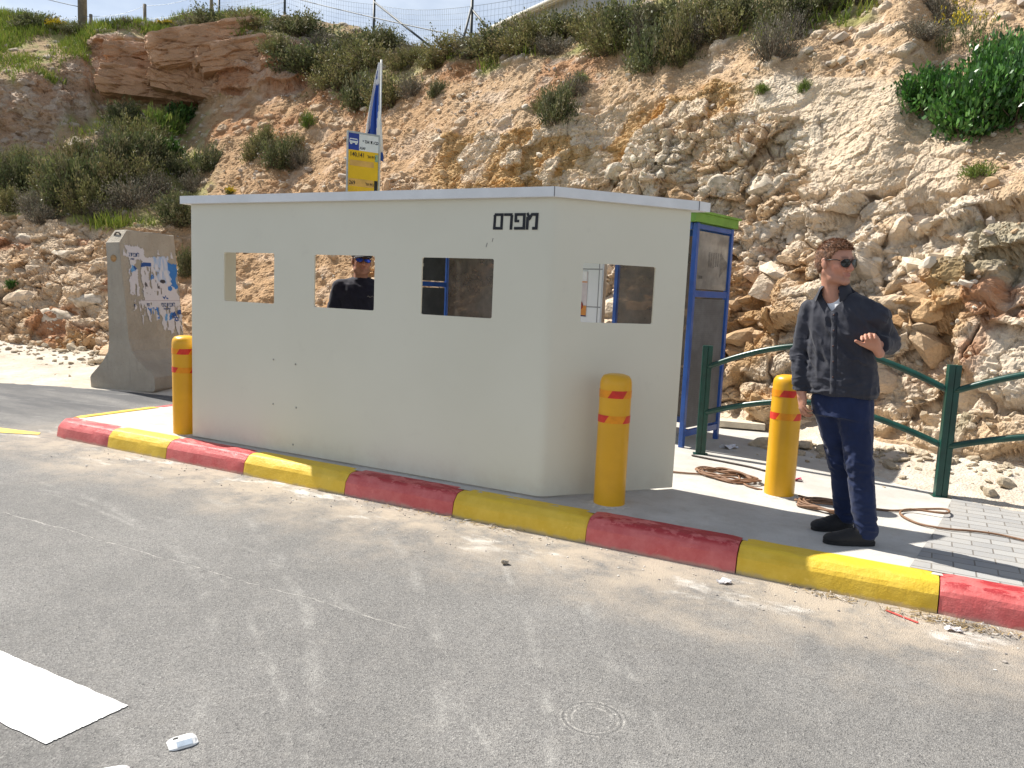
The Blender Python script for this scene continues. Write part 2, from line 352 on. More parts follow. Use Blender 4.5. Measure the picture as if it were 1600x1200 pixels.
    blockB = .06*(h2-.45)+.105*t2-.045*(1-sstep(g2-g1, 0, .08))
    blockC = .026*(h3-.45)+.046*t3-.018*(1-sstep(k2-k1, 0, .10))
    chip = .010*(h5-.45)+.020*t5; fine = fbm(P2*7, 4, 13)
    stones = sstep(h2, .86, .9)*e2*(.03+.04*h2)+sstep(h3, .78, .84)*e3*.018
    D2 = R*(blockB*(1.15-.70*sel)+blockC*(1.0-.62*sel)-.05*(1-sstep(f2-f1, 0, .09))+(.9-.35*sel)*chip+.008*fine-.03*(1-sstep(f2-f1, 0, .05)))+So*(.40*chip+.034*fine+.8*stones+.15*blockC-.030*gul*np.abs(vnoise(P2*2.2, 77)))+O*(.5*blockB+.6*blockC+.8*chip+.03*fine)+Cc*(.35*blockB*sstep(mid, -.1, .3)+.35*blockC+.35*chip+.012*fine)
    D2 = D2+K*(-.13*(1-groove)+.45*blockB+.5*blockC+.8*chip-.05*(1-sstep(q2-q1, 0, .06))+.012*fine)+Y*(.55*blockB+.6*blockC+.7*chip+.012*fine)+G*(.8*stones+.025*fine)
    D2 = np.where(row > NV+6, 0, D2*fade)
    V = P2+N2*D2[:, None]; N = N2
    # ---- own colours of stone and earth; the left also takes in weaker grazing sun
    def c(*x): return np.array(x, np.float32)[None]
    def lerp(a, b, t): return a+(b-a)*np.clip(t, 0, 1)[:, None]
    n5 = fbm(P*2.6, 4, 90); n6 = fbm(P*.75+9, 3, 95); n7 = fbm(P*13, 3, 97)
    cream, tan, orange, rust, grey = c(.655, .575, .455), c(.53, .41, .275), c(.46, .29, .13), c(.36, .165, .075), c(.42, .39, .345)
    cr = lerp(cream, tan, sstep(h1+.5*n5, .45, 1.0)); cr = lerp(cr, c(.66, .60, .50), sstep(h2+.4*n5, .75, 1.05)*.8)
    cr = lerp(cr, orange, sstep(n6+.5*n5, .20, .5)*.75); cr = lerp(cr, rust, sstep(fbm(P*1.3+3, 3, 99), .22, .42)*.75*(P[:, 2] < 2.2))
    soilc = lerp(c(.42, .285, .165), c(.36, .21, .115), sstep(n6, -.1, .3))
    cr = lerp(cr, soilc, (1-sstep(f2-f1, .0, .05))*.5+(1-sstep(g2-g1, .0, .06))*.35*(1-sel))
    cs = lerp(c(.51, .375, .235), c(.42, .25, .135), sstep(n6+.4*n5, .0, .4)); cs = lerp(cs, c(.58, .48, .37), sstep(n5+.3*gul, .25, .6)*.8)
    cs = lerp(cs, cream, np.clip(stones*14, 0, 1)*.8)
    co = lerp(c(.49, .335, .165), c(.46, .26, .09), sstep(n5, -.1, .3)); co = lerp(co, cream, sstep(h1+.3*n5, .6, .8)*.8)
    cc = lerp(c(.62, .52, .39), c(.57, .42, .25), sstep(n6+.3*n5, .0, .35)*sstep(P[:, 2], 3.4, 4.4)); cc = lerp(cc, c(.66, .585, .465), sstep(n5, .1, .4)*.8)
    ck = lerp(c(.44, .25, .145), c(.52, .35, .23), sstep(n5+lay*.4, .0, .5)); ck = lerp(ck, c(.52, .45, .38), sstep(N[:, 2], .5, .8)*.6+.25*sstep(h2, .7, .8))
    cy = lerp(c(.43, .36, .29), c(.48, .36, .27), sstep(n6, -.1, .3)); cy = lerp(cy, c(.50, .47, .43), sstep(h2+.3*n5, .6, .8)*.7)
    cg = lerp(c(.34, .25, .14), c(.27, .26, .10), sstep(n5, -.1, .3)); cg = lerp(cg, c(.48, .43, .36), np.clip(stones*14, 0, 1)*.8)
    CC = R[:, None]*cr+So[:, None]*cs+O[:, None]*co+Cc[:, None]*cc+K[:, None]*ck+Y[:, None]*cy+G[:, None]*cg
    lf_ = sstep(-P[:, 0], 5.5, 9.0)*(1-K); CC = CC*(1-lf_[:, None]*np.array((.14, .22, .31), np.float32)*(R+So+Y)[:, None])  # browner to the left: redder earth, and weaker grazing sun put into the colour
    CC = CC*(1+.16*n7+.10*n5)[:, None]
    CC = lerp(CC, c(.20, .19, .10), sstep(fbm(P*1.9+20, 3, 101), .22, .4)*R*.55*sstep(P[:, 0], -.2, .6)*(P[:, 2] < 2.4))       # moss low on the right
    CC = np.clip(CC*np.array((1.04, 1.0, .985), np.float32), .02, .85)
    ii = np.arange(nu*nv).reshape(nu, nv); F = np.stack([ii[:-1, :-1], ii[1:, :-1], ii[1:, 1:], ii[:-1, 1:]], -1).reshape(-1, 4)
    return V, F, CC, w, N
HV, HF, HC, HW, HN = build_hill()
_N = NT('hillside_rock')
_at = _N.n('ShaderNodeAttribute'); _at.attribute_name = 'Col'
_c = _N.mix(1.0, _at.outputs['Color'], _N.mix(_N.noise(38, 5, .7), (.72, .72, .74), (1.25, 1.24, 1.2)), 'MULTIPLY')
_h1 = _N.noise(22, 8, .72); _h2 = _N.vor(30, 'F1')
_nr = _N.bump(_N.math('ADD', _h1, _N.math('MULTIPLY', _h2, .35)), .9, .03)
M_hill = _N.done(_c, .92, _nr, 0, .15)
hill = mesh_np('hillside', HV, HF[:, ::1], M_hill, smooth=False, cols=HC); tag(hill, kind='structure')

# ------------------------------------------------------------------ ground
N = NT('asphalt'); O = N.xyz()
agg = N.vor(170, 'F1', 'Color'); ag = N.n('ShaderNodeSeparateColor'); N.put(ag.inputs[0], agg)
n1 = N.noise(1.1, 6, .6); n2 = N.noise(9, 6, .7); n3 = N.noise(420, 2, .5)
c = N.mix(N.step(ag.outputs[0], .0, 1), (.160, .155, .148), (.255, .247, .235))
c = N.mix(N.math('MULTIPLY', N.step(ag.outputs[1], .86, .98), .6), c, (.38, .37, .345))
c = N.mix(N.math('MULTIPLY', N.step(ag.outputs[2], .90, 1), .55), c, (.04, .04, .042))
c = N.mix(N.step(n1, .3, .72), N.mix(.30, c, (.06, .06, .06)), c)
c = N.mix(N.math('MULTIPLY', N.step(n2, .45, .75), .22), c, (.33, .31, .28))
# old bay at the left: darker, rolled patches
left = N.step(N.math('MULTIPLY', O[0], -1.0), 7.2, 8.6)
c = N.mix(N.math('MULTIPLY', left, N.step(N.noise(.8, 4, .6, scale3=(.5, 2.5, 1)), .35, .6)), c, (.10, .10, .102))
# dust and spilt lime along the kerb, blown out over the lane
kd = N.math('SUBTRACT', 4.42, O[1]); wob = N.math('MULTIPLY', N.math('SUBTRACT', N.noise(1.3, 5, .65), .5), 1.7)
dm = N.math('MULTIPLY', N.step(N.math('ADD', kd, wob), 1.15, .05), N.step(N.math('MULTIPLY', O[0], -1.0), 8.2, 6.6))
c = N.mix(N.math('MULTIPLY', N.math('MULTIPLY', dm, N.step(N.noise(3.2, 6, .7), .28, .62)), .95), c, (.44, .37, .29))
lm = N.math('MULTIPLY', N.step(N.math('ADD', kd, N.math('MULTIPLY', wob, .6)), .75, .12), N.step(N.noise(2.1, 7, .72, scale3=(.8, 1.6, 1)), .54, .68))
c = N.mix(N.math('MULTIPLY', lm, N.step(N.math('MULTIPLY', O[0], -1.0), 8.2, 6.6)), c, (.66, .63, .58))
# pale scuffs left by tyres: arcs of circles
arcs = [(-5.6, -1.4, 4.75, .016), (-5.9, -1.2, 5.22, .020), (-5.2, -1.9, 5.1, .012), (-6.6, -1.0, 6.15, .020), (-6.9, -.6, 6.6, .014), (-7.3, -.4, 7.15, .022), (-4.6, -2.6, 5.9, .012), (-7.0, -1.6, 7.6, .012)]
tot = None
for (ax, ay, ar, aw) in arcs:
    dx = N.math('SUBTRACT', O[0], ax); dy = N.math('SUBTRACT', O[1], ay)
    dd = N.math('SQRT', N.math('ADD', N.math('MULTIPLY', dx, dx), N.math('MULTIPLY', dy, dy)))
    dd = N.math('ABSOLUTE', N.math('SUBTRACT', N.math('ADD', dd, N.math('MULTIPLY', N.noise(2.0, 3, .6), .12)), ar+.06))
    m = N.math('MULTIPLY', N.step(dd, aw*2.6, aw*.2), N.step(N.noise(2.2+ar*.1, 4, .7), .44, .64))
    tot = m if tot is None else N.math('MAXIMUM', tot, m)
tot = N.math('MULTIPLY', tot, N.step(N.noise(60, 3, .6), .30, .62))
c = N.mix(N.math('MULTIPLY', N.math('MULTIPLY', N.step(N.math('ADD', O[1], N.math('MULTIPLY', N.noise(2.2, 4, .6), .9)), 2.35, 1.75), N.step(N.noise(6, 5, .7), .30, .70)), .55), c, (.07, .069, .067))
c = N.mix(N.math('MULTIPLY', tot, .32), c, (.50, .485, .45))
# a sealed crack along the lane and the ring of a filled core hole
cy_ = N.math('ADD', 2.80, N.math('MULTIPLY', N.math('SUBTRACT', N.noise(2.6, 5, .65), .5), .12))
cd = N.math('ABSOLUTE', N.math('SUBTRACT', O[1], cy_)); cm = N.math('MULTIPLY', N.step(O[0], -5.6, -5.2), N.step(O[0], -1.85, -2.0))
c = N.mix(N.math('MULTIPLY', N.math('MULTIPLY', N.step(cd, .016, .003), cm), N.step(N.noise(12, 5, .75), .36, .62)), c, (.37, .355, .33))
c = N.mix(N.math('MULTIPLY', N.math('MULTIPLY', N.step(N.math('ABSOLUTE', N.math('SUBTRACT', cd, .008)), .004, .001), cm), .5), c, (.05, .05, .05))
rx_ = N.math('SUBTRACT', O[0], -.907); ry_ = N.math('SUBTRACT', O[1], 2.538); rd = N.math('SQRT', N.math('ADD', N.math('MULTIPLY', rx_, rx_), N.math('MULTIPLY', ry_, ry_)))
rg = N.math('MAXIMUM', N.step(N.math('ABSOLUTE', N.math('SUBTRACT', rd, .118)), .007, .002), N.math('MAXIMUM', N.step(N.math('ABSOLUTE', N.math('SUBTRACT', rd, .097)), .006, .002), N.step(N.math('ABSOLUTE', N.math('SUBTRACT', rd, .075)), .006, .002)))
c = N.mix(N.math('MULTIPLY', N.math('MULTIPLY', rg, N.step(N.noise(26, 5, .75), .46, .62)), .55), c, (.50, .48, .44))
c = N.mix(N.math('MULTIPLY', N.step(N.math('ABSOLUTE', N.math('SUBTRACT', rd, .108)), .006, .002), .4), c, (.07, .07, .07))
# drop stains
c = N.mix(N.math('MULTIPLY', N.step(N.vor(1.15, 'F1'), .075, .03), .6), c, (.06, .06, .062))
h = N.math('ADD', N.vor(170, 'F1'), N.math('MULTIPLY', n3, .5))
nr = N.bump(h, .9, .004, N.bump(N.noise(14, 5, .6), .35, .01))
M_road = N.done(c, .82, nr, 0, .28)
def grid_sheet(name, x0, x1, y0, y1, z, mat, nx=2, ny=2):
    X, Y_ = np.meshgrid(np.linspace(x0, x1, nx), np.linspace(y0, y1, ny), indexing='ij')
    V = np.stack([X, Y_, np.full_like(X, z)], -1).reshape(-1, 3); i = np.arange(nx*ny).reshape(nx, ny)
    F = np.stack([i[:-1, :-1], i[1:, :-1], i[1:, 1:], i[:-1, 1:]], -1).reshape(-1, 4)
    return mesh_np(name, V, F, mat, smooth=False)
road = grid_sheet('road', -400, 400, -400, 400, 0, M_road); tag(road, kind='structure')
# raised island: concrete slab, block paving at its right end
N = NT('pavement_concrete'); O = N.xyz()
c = N.mix(N.step(N.noise(2.3, 6, .65), .3, .7), (.44, .42, .385), (.56, .54, .50))
c = N.mix(N.math('MULTIPLY', N.step(N.noise(11, 5, .7), .48, .75), .35), c, (.36, .31, .24))
c = N.mix(N.math('MULTIPLY', N.step(N.vor(55, 'F1'), .16, .06), .5), c, (.28, .26, .23))
h = N.math('ADD', N.noise(150, 4, .7), N.math('MULTIPLY', N.noise(16, 4, .6), 1.6))
M_conc = N.done(c, .9, N.bump(h, .6, .006), 0, .2)
def poly_sheet(name, poly, z, mat, thick=.0):
    b = MB(); n = len(poly); b.add([(p[0], p[1], z) for p in poly], [tuple(range(n))]); return b.build(name, mat)
pave = poly_sheet('pavement', [(-7.06, 4.54), (8, 4.54), (8, 6.9), (.05, 7.4), (-1.0, 9.6), (-7.06, 10.2)], .16, M_conc); tag(pave, kind='structure')
N = NT('block_paving')
mp = N.n('ShaderNodeMapping'); mp.inputs['Rotation'].default_value = (0, 0, R_(1.5)); N.put(mp.inputs['Vector'], N.tc.outputs['Object'])
bk = N.n('ShaderNodeTexBrick'); N.put(bk.inputs['Vector'], mp.outputs['Vector']); bk.inputs['Scale'].default_value = 1
bk.inputs['Brick Width'].default_value = .21; bk.inputs['Row Height'].default_value = .105; bk.inputs['Mortar Size'].default_value = .004; bk.inputs['Mortar Smooth'].default_value = .2
bk.inputs['Color1'].default_value = (.29, .288, .285, 1); bk.inputs['Color2'].default_value = (.36, .356, .345, 1); bk.inputs['Mortar'].default_value = (.17, .155, .14, 1)
c = N.mix(N.math('MULTIPLY', N.step(N.noise(3, 6, .7), .4, .7), .4), bk.outputs['Color'], (.42, .385, .33))
c = N.mix(N.math('MULTIPLY', N.step(N.noise(24, 4, .7), .5, .8), .4), c, (.34, .31, .27))
h = N.math('ADD', N.math('MULTIPLY', bk.outputs['Fac'], -1.0), N.math('MULTIPLY', N.noise(160, 3, .7), .25))
M_blk = N.done(c, .88, N.bump(h, .8, .006), 0, .2)
blk = poly_sheet('block_paving', [(.12, 4.58), (8, 4.58), (8, 6.6), (.42, 6.65), (.30, 5.7)], .164, M_blk); tag(blk, kind='structure')

# verge: crushed limestone running from the paving up to the foot of the cut
def verge(name, front, foot, z0, z1, nx, ny, mat):
    f = np.array(front, float); k = np.array(foot, float); t = np.linspace(0, 1, nx)
    def along(P):
        s = np.r_[0, np.cumsum(np.linalg.norm(np.diff(P, axis=0), axis=1))]; s /= s[-1]
        return np.stack([np.interp(t, s, P[:, i]) for i in range(P.shape[1])], 1)
    f, k = along(f), along(k); v = np.linspace(0, 1, ny)[None, :, None]
    B = f[:, None, :]*(1-v)+k[:, None, :]*v
    X = B.reshape(-1, 2); vv = np.tile(np.linspace(0, 1, ny), nx)
    P = np.c_[X, np.zeros(len(X))].astype(np.float32)
    f1, f2, h, vec = cells(P*np.array((14, 14, 1), np.float32), 5); g1, g2, hh, _ = cells(P*np.array((34, 34, 1), np.float32), 9)
    z = z0+(z1-z0)*vv**1.25+.05*fbm(P*1.4, 3, 3)*vv+.012*fbm(P*9, 3, 4)*np.clip(vv*6, 0, 1)
    z += (sstep(h, .72, .8)*np.clip(.5-f1, 0, 1)*.07+np.clip(.5-g1, 0, 1)*.016*(hh > .4))*np.clip(vv*5, 0, 1)
    V = np.c_[X, z]; i = np.arange(nx*ny).reshape(nx, ny); F = np.stack([i[:-1, :-1], i[1:, :-1], i[1:, 1:], i[:-1, 1:]], -1).reshape(-1, 4)
    return tag(mesh_np(name, V, F, mat), kind='structure')
N = NT('crushed_limestone')
c = N.mix(N.step(N.noise(1.6, 6, .7), .32, .66), (.60, .555, .48), (.50, .42, .33))
c = N.mix(N.math('MULTIPLY', N.step(N.noise(14, 5, .75), .5, .72), .6), c, (.66, .63, .58))
c = N.mix(N.math('MULTIPLY', N.step(N.vor(30, 'F1'), .22, .10), .5), c, (.36, .28, .20))
M_grav = N.done(c, .95, N.bump(N.math('ADD', N.noise(60, 5, .75), N.vor(48, 'F1')), .8, .012), 0, .15)
verge('verge', [(-1.15, 9.0), (-.75, 7.6), (.02, 6.62), (.65, 6.22), (3, 6.05), (8, 6.3)], [(-1.5, 9.3), (-.8, 8.7), (.2, 8.2), (1.1, 7.75), (3.3, 7.8), (8, 8.6)], .150, .40, 330, 130, M_grav)
verge('verge', [(-24, 2.5), (-14, 5.0), (-11.0, 6.02), (-10.2, 6.36), (-8.8, 6.72), (-7.4, 6.9), (-6.6, 7.6)], [(-26, 5.5), (-18, 6.2), (-14.2, 8.3), (-12.2, 8.7), (-11.0, 9.1), (-9.6, 9.4), (-7.5, 9.9)], -.004, .26, 420, 110, M_grav)
# ------------------------------------------------------------------ kerbstones, painted red and yellow
def paint(name, col, dark, lite):
    N = NT(name); O = N.xyz()
    c = N.mix(N.step(N.noise(7, 5, .65), .3, .7), col, lite)
    top = N.step(O[2], .128, .152)
    c = N.mix(N.math('MULTIPLY', top, N.step(N.noise(5, 6, .7, scale3=(1, 2.5, 1)), .47, .53)), c, dark)
    c = N.mix(N.math('MULTIPLY', N.step(N.noise(16, 6, .75), .60, .72), .55), c, tuple(min(1, x*1.15+.05) for x in lite))
    c = N.mix(N.math('MULTIPLY', N.step(N.noise(30, 5, .8), .69, .73), .8), c, (.40, .36, .31))
    low = N.step(N.math('ADD', O[2], N.math('MULTIPLY', N.noise(9, 5, .7), .07)), .062, .035)
    c = N.mix(N.math('MULTIPLY', low, .6), c, (.42, .34, .26))
    h = N.math('ADD', N.noise(9, 5, .7), N.math('MULTIPLY', N.noise(55, 4, .7), .35))
    return N.done(c, N.math('ADD', .38, N.math('MULTIPLY', N.noise(20, 3, .6), .3)), N.bump(h, .55, .015), 0, .4)
M_red = paint('red_kerb_paint', (.52, .092, .09), (.38, .030, .036), (.61, .16, .15))
M_yel = paint('yellow_kerb_paint', (.66, .43, .028), (.74, .50, .035), (.74, .51, .06))
KSEC = [(-.012, -.06), (-.002, .03), (.010, .095), (.022, .118), (.052, .150), (.066, .158), (.10, .163), (.185, .164), (.185, -.06)]
def kerb_stone(path, mat, label, seed):
    P = [Vector((p[0], p[1], 0)) for p in path]
    # cut the ends back by 3 mm for the joint, subdivide
    fine = []
    for a, b in zip(P[:-1], P[1:]):
        n = max(1, int((b-a).length/.06))
        fine += [a.lerp(b, i/n) for i in range(n)]
    fine.append(P[-1]); d0 = (fine[1]-fine[0]).normalized(); d1 = (fine[-1]-fine[-2]).normalized()
    fine[0] = fine[0]+d0*.003; fine[-1] = fine[-1]-d1*.003
    rr = random.Random(seed); vs = []; n = len(KSEC); dz = rr.uniform(-.004, .004); dy = rr.uniform(-.005, .005)
    for i, p in enumerate(fine):
        t = (fine[min(i+1, len(fine)-1)]-fine[max(i-1, 0)]).normalized(); nn = Vector((-t.y, t.x, 0))
        e = .006 if i in (0, len(fine)-1) else 0
        for o, z in KSEC:
            vs.append(p+nn*(o+dy+(e if o < .1 else 0)+rr.uniform(-.0015, .0015))+Vector((0, 0, z+dz-(e if z > .1 else 0)+rr.uniform(-.001, .001))))
    m = len(fine); fs = [(i*n+k, (i+1)*n+k, (i+1)*n+k+1, i*n+k+1) for i in range(m-1) for k in range(n-1)]
    b = MB(); b.add(vs, fs, 0, True); b.f += [list(range(n)), list(range((m-1)*n, m*n))[::-1]]; b.m += [0, 0]; b.sm += [False, False]
    o = b.build('kerbstone', mat); o.data.set_sharp_from_angle(angle=R_(14)); tag(o, label, 'kerbstone', 'red and yellow kerbstones round the island')
kx = [-6.32, -5.55, -4.64, -3.61, -2.67, -1.685, -.757, .263, 1.25]
kl = ['yellow kerbstone in front of the leaning bollard beside the booth\'s left end',
      'red kerbstone under the left corner of the cream booth',
      'yellow kerbstone under the booth, below its two left window openings',
      'red kerbstone under the middle of the cream booth',
      'yellow kerbstone under the right front corner of the cream booth',
      'red kerbstone in front of the pair of yellow bollards, right of the booth',
      'yellow kerbstone beside the standing man\'s shoes, half in shadow',
      'red kerbstone at the right end of the kerb beside the block paving']
KY = 4.395
kerb_stone([(-7.215, 4.62), (-7.19, 4.50), (-7.10, 4.425), (-6.95, KY), (-6.32, KY)], M_red, 'red kerbstone at the rounded left tip of the island', 1)
kerb_stone([(-7.215, 5.50), (-7.215, 4.62)], M_yel, 'yellow kerbstone edging the far left side of the island', 2)
kerb_stone([(-7.215, 6.6), (-7.215, 5.50)], M_red, 'red kerbstone on the island\'s left side, behind the bollard', 3)
for i in range(8): kerb_stone([(kx[i], KY), (kx[i+1], KY)], M_yel if i % 2 == 0 else M_red, kl[i], 10+i)
# ------------------------------------------------------------------ road paint
def worn(name, col, sc=26, lo=.60, hi=.68):
    N = NT(name); c = N.mix(N.step(N.noise(sc, 6, .75), lo, hi), col, (.17, .165, .16)); c = N.mix(N.math('MULTIPLY', N.step(N.noise(5, 6, .7), .42, .75), .35), c, (.36, .35, .33))
    c = N.mix(N.math('MULTIPLY', N.step(N.vor(38, 'F1'), .12, .05), .75), c, (.22, .21, .2)); c = N.mix(N.math('MULTIPLY', N.step(N.noise(90, 3, .7), .60, .68), .5), c, (.30, .29, .28))
    return N.done(c, .75, N.bump(N.vor(170, 'F1'), .8, .003), 0, .3)
M_wht = worn('white_road_paint', (.74, .74, .73), 30, .63, .70); M_yrp = worn('yellow_road_paint', (.72, .52, .10), 20, .56, .66)
def ragged(name, quad, z, mat, label, cat, n=60, amp=.0025):
    pts = []; rr = random.Random(3)
    q = [Vector((p[0], p[1], z)) for p in quad]
    for a, b in zip(q, q[1:]+q[:1]):
        nn = (b-a).cross(Vector((0, 0, 1))).normalized()
        for i in range(n): pts.append(a.lerp(b, i/n)+nn*rr.uniform(-amp, amp))
    b_ = MB(); b_.add(pts, [tuple(range(len(pts)))]); return tag(b_.build(name, mat), label, cat)
ragged('crossing_stripe', [(-2.40, 1.43), (-2.385, 1.72), (-4.6, 1.72), (-4.6, 1.40)], .004, M_wht, 'thick white painted stripe on the asphalt, lower left', 'road marking')
ragged('edge_line', [(-12, 3.05), (-7.60, 4.22), (-7.28, 4.36), (-7.36, 4.43), (-7.86, 4.345), (-12, 3.19)], .004, M_yrp, 'worn yellow line on the asphalt left of the kerb tip', 'road marking')

# ------------------------------------------------------------------ guard booth: folded steel wall with window openings, flat roof
K0 = .16
N = NT('cream_steel'); O = N.xyz()
c = N.mix(N.step(N.noise(.9, 4, .55), .3, .7), (.635, .612, .505), (.665, .642, .535))
c = N.mix(N.math('MULTIPLY', N.step(N.noise(5, 6, .75), .58, .75), .22), c, (.52, .49, .42))
c = N.mix(N.math('MULTIPLY', N.step(O[2], .42, .16), N.math('MULTIPLY', N.step(N.noise(7, 6, .7), .35, .7), .35)), c, (.50, .43, .34))
c = N.mix(N.math('MULTIPLY', N.step(N.noise(60, 3, .7, scale3=(1, 1, .3)), .72, .78), .35), c, (.38, .36, .33))
M_cream = N.done(c, N.math('ADD', .38, N.math('MULTIPLY', N.noise(3, 4, .6), .15)), N.bump(N.noise(2.2, 3, .5), .10, .03, N.bump(N.noise(300, 2, .5), .10, .001)), 0, .4)
M_fas = simple('roof_trim', (.70, .71, .72), .4, .06, 4, .05)
booth = empty('guard_booth', (-3.6, 4.9, K0)); tag(booth, 'cream steel guard booth with square window openings and black Hebrew letters', 'booth')
def wpath():
    """plan of the wall as a polyline with rounded folds; returns list of (s, x, y)"""
    pts = [Vector((-5.523, 5.135)), Vector((-5.523, 4.650)), Vector((-2.130, 4.650)), Vector((-1.441, 5.474))]
    out = [pts[0]]
    for i, r in ((1, .012), (2, .045)):
        a, p, b = pts[i-1], pts[i], pts[i+1]; d0 = (a-p).normalized(); d1 = (b-p).normalized()
        k = r; p0 = p+d0*k; p1 = p+d1*k
        n = 3 if i == 1 else 7
        for j in range(n+1):
            t = j/n; out.append(p0*(1-t)**2+p*2*t*(1-t)+p1*t*t)
    out.append(pts[3]); s = [0]
    for a, b in zip(out[:-1], out[1:]): s.append(s[-1]+(b-a).length)
    return out, s
WP, WS = wpath()
def wat(s, off=0.0):
    i = max(0, min(len(WS)-2, int(np.searchsorted(WS, s))-1)); t = (s-WS[i])/(WS[i+1]-WS[i]); p = WP[i].lerp(WP[i+1], t)
    def nrm(k):
        d = (WP[k+1]-WP[k]).normalized(); return Vector((d.y, -d.x))
    n = nrm(i)
    if t < .02 and i > 0: n = (n+nrm(i-1)).normalized()
    if t > .98 and i < len(WS)-2: n = (n+nrm(i+1)).normalized()
    return p+n*off
def s_of_x(x): return WS[5]+(x-WP[5].x) if True else 0
_k5 = [i for i, p in enumerate(WP) if abs(p.y-4.650) < 1e-6][0]
def sx(x): return WS[_k5]+(x-WP[_k5].x)
_sC = WS[-1]-(Vector((-1.441, 5.474))-Vector((-2.130, 4.650))).length
HOLES = [(sx(-5.128), sx(-4.566), 1.372, 1.774), (sx(-4.149), sx(-3.567), 1.366, 1.771), (sx(-3.147), sx(-2.559), 1.361, 1.768), (_sC+.239, _sC+.811, 1.366, 1.764)]
def wall_panel():
    b = MB(); z0, z1 = K0+.012, 2.176; r = .014
    sc = sorted(set([round(x, 5) for x in WS]+[round(v, 5) for h in HOLES for v in (h[0], h[0]+r, h[1]-r, h[1])]))
    extra = []
    for a, c_ in zip(sc[:-1], sc[1:]):
        n = int((c_-a)/.12)
        extra += [a+(c_-a)*i/(n+1) for i in range(1, n+1)]
    sc = sorted(sc+extra)
    zc = sorted(set([z0, z1]+[v for h in HOLES for v in (h[2], h[2]+r, h[3]-r, h[3])]))
    def hole(s, z): return any(h[0] < s < h[1] and h[2] < z < h[3] for h in HOLES)
    th = .014; ns, nz = len(sc), len(zc); vs = []
    for side in (0, -th):
        for s in sc:
            p = wat(s, side)
            for z in zc: vs.append((p.x, p.y, z))
    fs = []; full = [[not hole((sc[i]+sc[i+1])/2, (zc[j]+zc[j+1])/2) for j in range(nz-1)] for i in range(ns-1)]
    o = ns*nz
    for i in range(ns-1):
        for j in range(nz-1):
            if not full[i][j]: continue
            q = (i*nz+j, (i+1)*nz+j, (i+1)*nz+j+1, i*nz+j+1)
            fs.append(q); fs.append(tuple(o+k for k in q[::-1]))
            for (di, dj, e) in ((-1, 0, (3, 0)), (1, 0, (1, 2)), (0, -1, (0, 1)), (0, 1, (2, 3))):
                ii, jj = i+di, j+dj
                if 0 <= ii < ns-1 and 0 <= jj < nz-1 and full[ii][jj]: continue
                a, c_ = q[e[0]], q[e[1]]; fs.append((a, o+a, o+c_, c_))
    b.add(vs, fs, 0, True)
    # rounded corners of the openings
    for h in HOLES:
        for cs, cz, ds, dz in ((h[0], h[2], 1, 1), (h[1], h[2], -1, 1), (h[1], h[3], -1, -1), (h[0], h[3], 1, -1)):
            arc = [(cs+ds*r*(1-math.sin(t)), cz+dz*r*(1-math.cos(t))) for t in [math.pi/2*k/4 for k in range(5)]]
            lst = [(cs, cz)]+arc; vv = []
            for side in (-.0002, -th+.0002):
                for s, z in lst: p = wat(s, side); vv.append((p.x, p.y, z))
            n = len(lst); ff = []
            for k in range(1, n-1): ff += [(0, k, k+1), (n, n+k+1, n+k)]
            for k in range(1, n-1): ff.append((k, n+k, n+k+1, k+1))
            b.add(vv, ff, 0, False)
    ob = b.build('wall', M_cream, None)
    m = ob.data; bm = bmesh.new(); bm.from_mesh(m); bmesh.ops.recalc_face_normals(bm, faces=bm.faces[:]); bm.to_mesh(m); bm.free()
    try: m.set_sharp_from_angle(angle=R_(25))
    except Exception: pass
    return ob
def keep(o, parent):
    """parent without moving"""
    o.parent = parent; o.matrix_parent_inverse = parent.matrix_world.inverted(); return o
bpy.context.view_layer.update()
keep(wall_panel(), booth)
rp = [(-5.60, 4.605), (-2.108, 4.605), (-1.385, 5.470), (-1.335, 5.585), (-5.60, 5.585)]
b = MB(); b.prism(rp, 2.172, 2.236); keep(b.build('roof', M_fas), booth)
M_seam = simple('seam', (.12, .12, .13), .7)
for q in ((-2.1085, 4.603, 2.204), (-1.3845, 5.468, 2.204)): b = MB(); b.box(q, (.004, .004, .066)); keep(b.build('roof_seam', M_seam), booth)
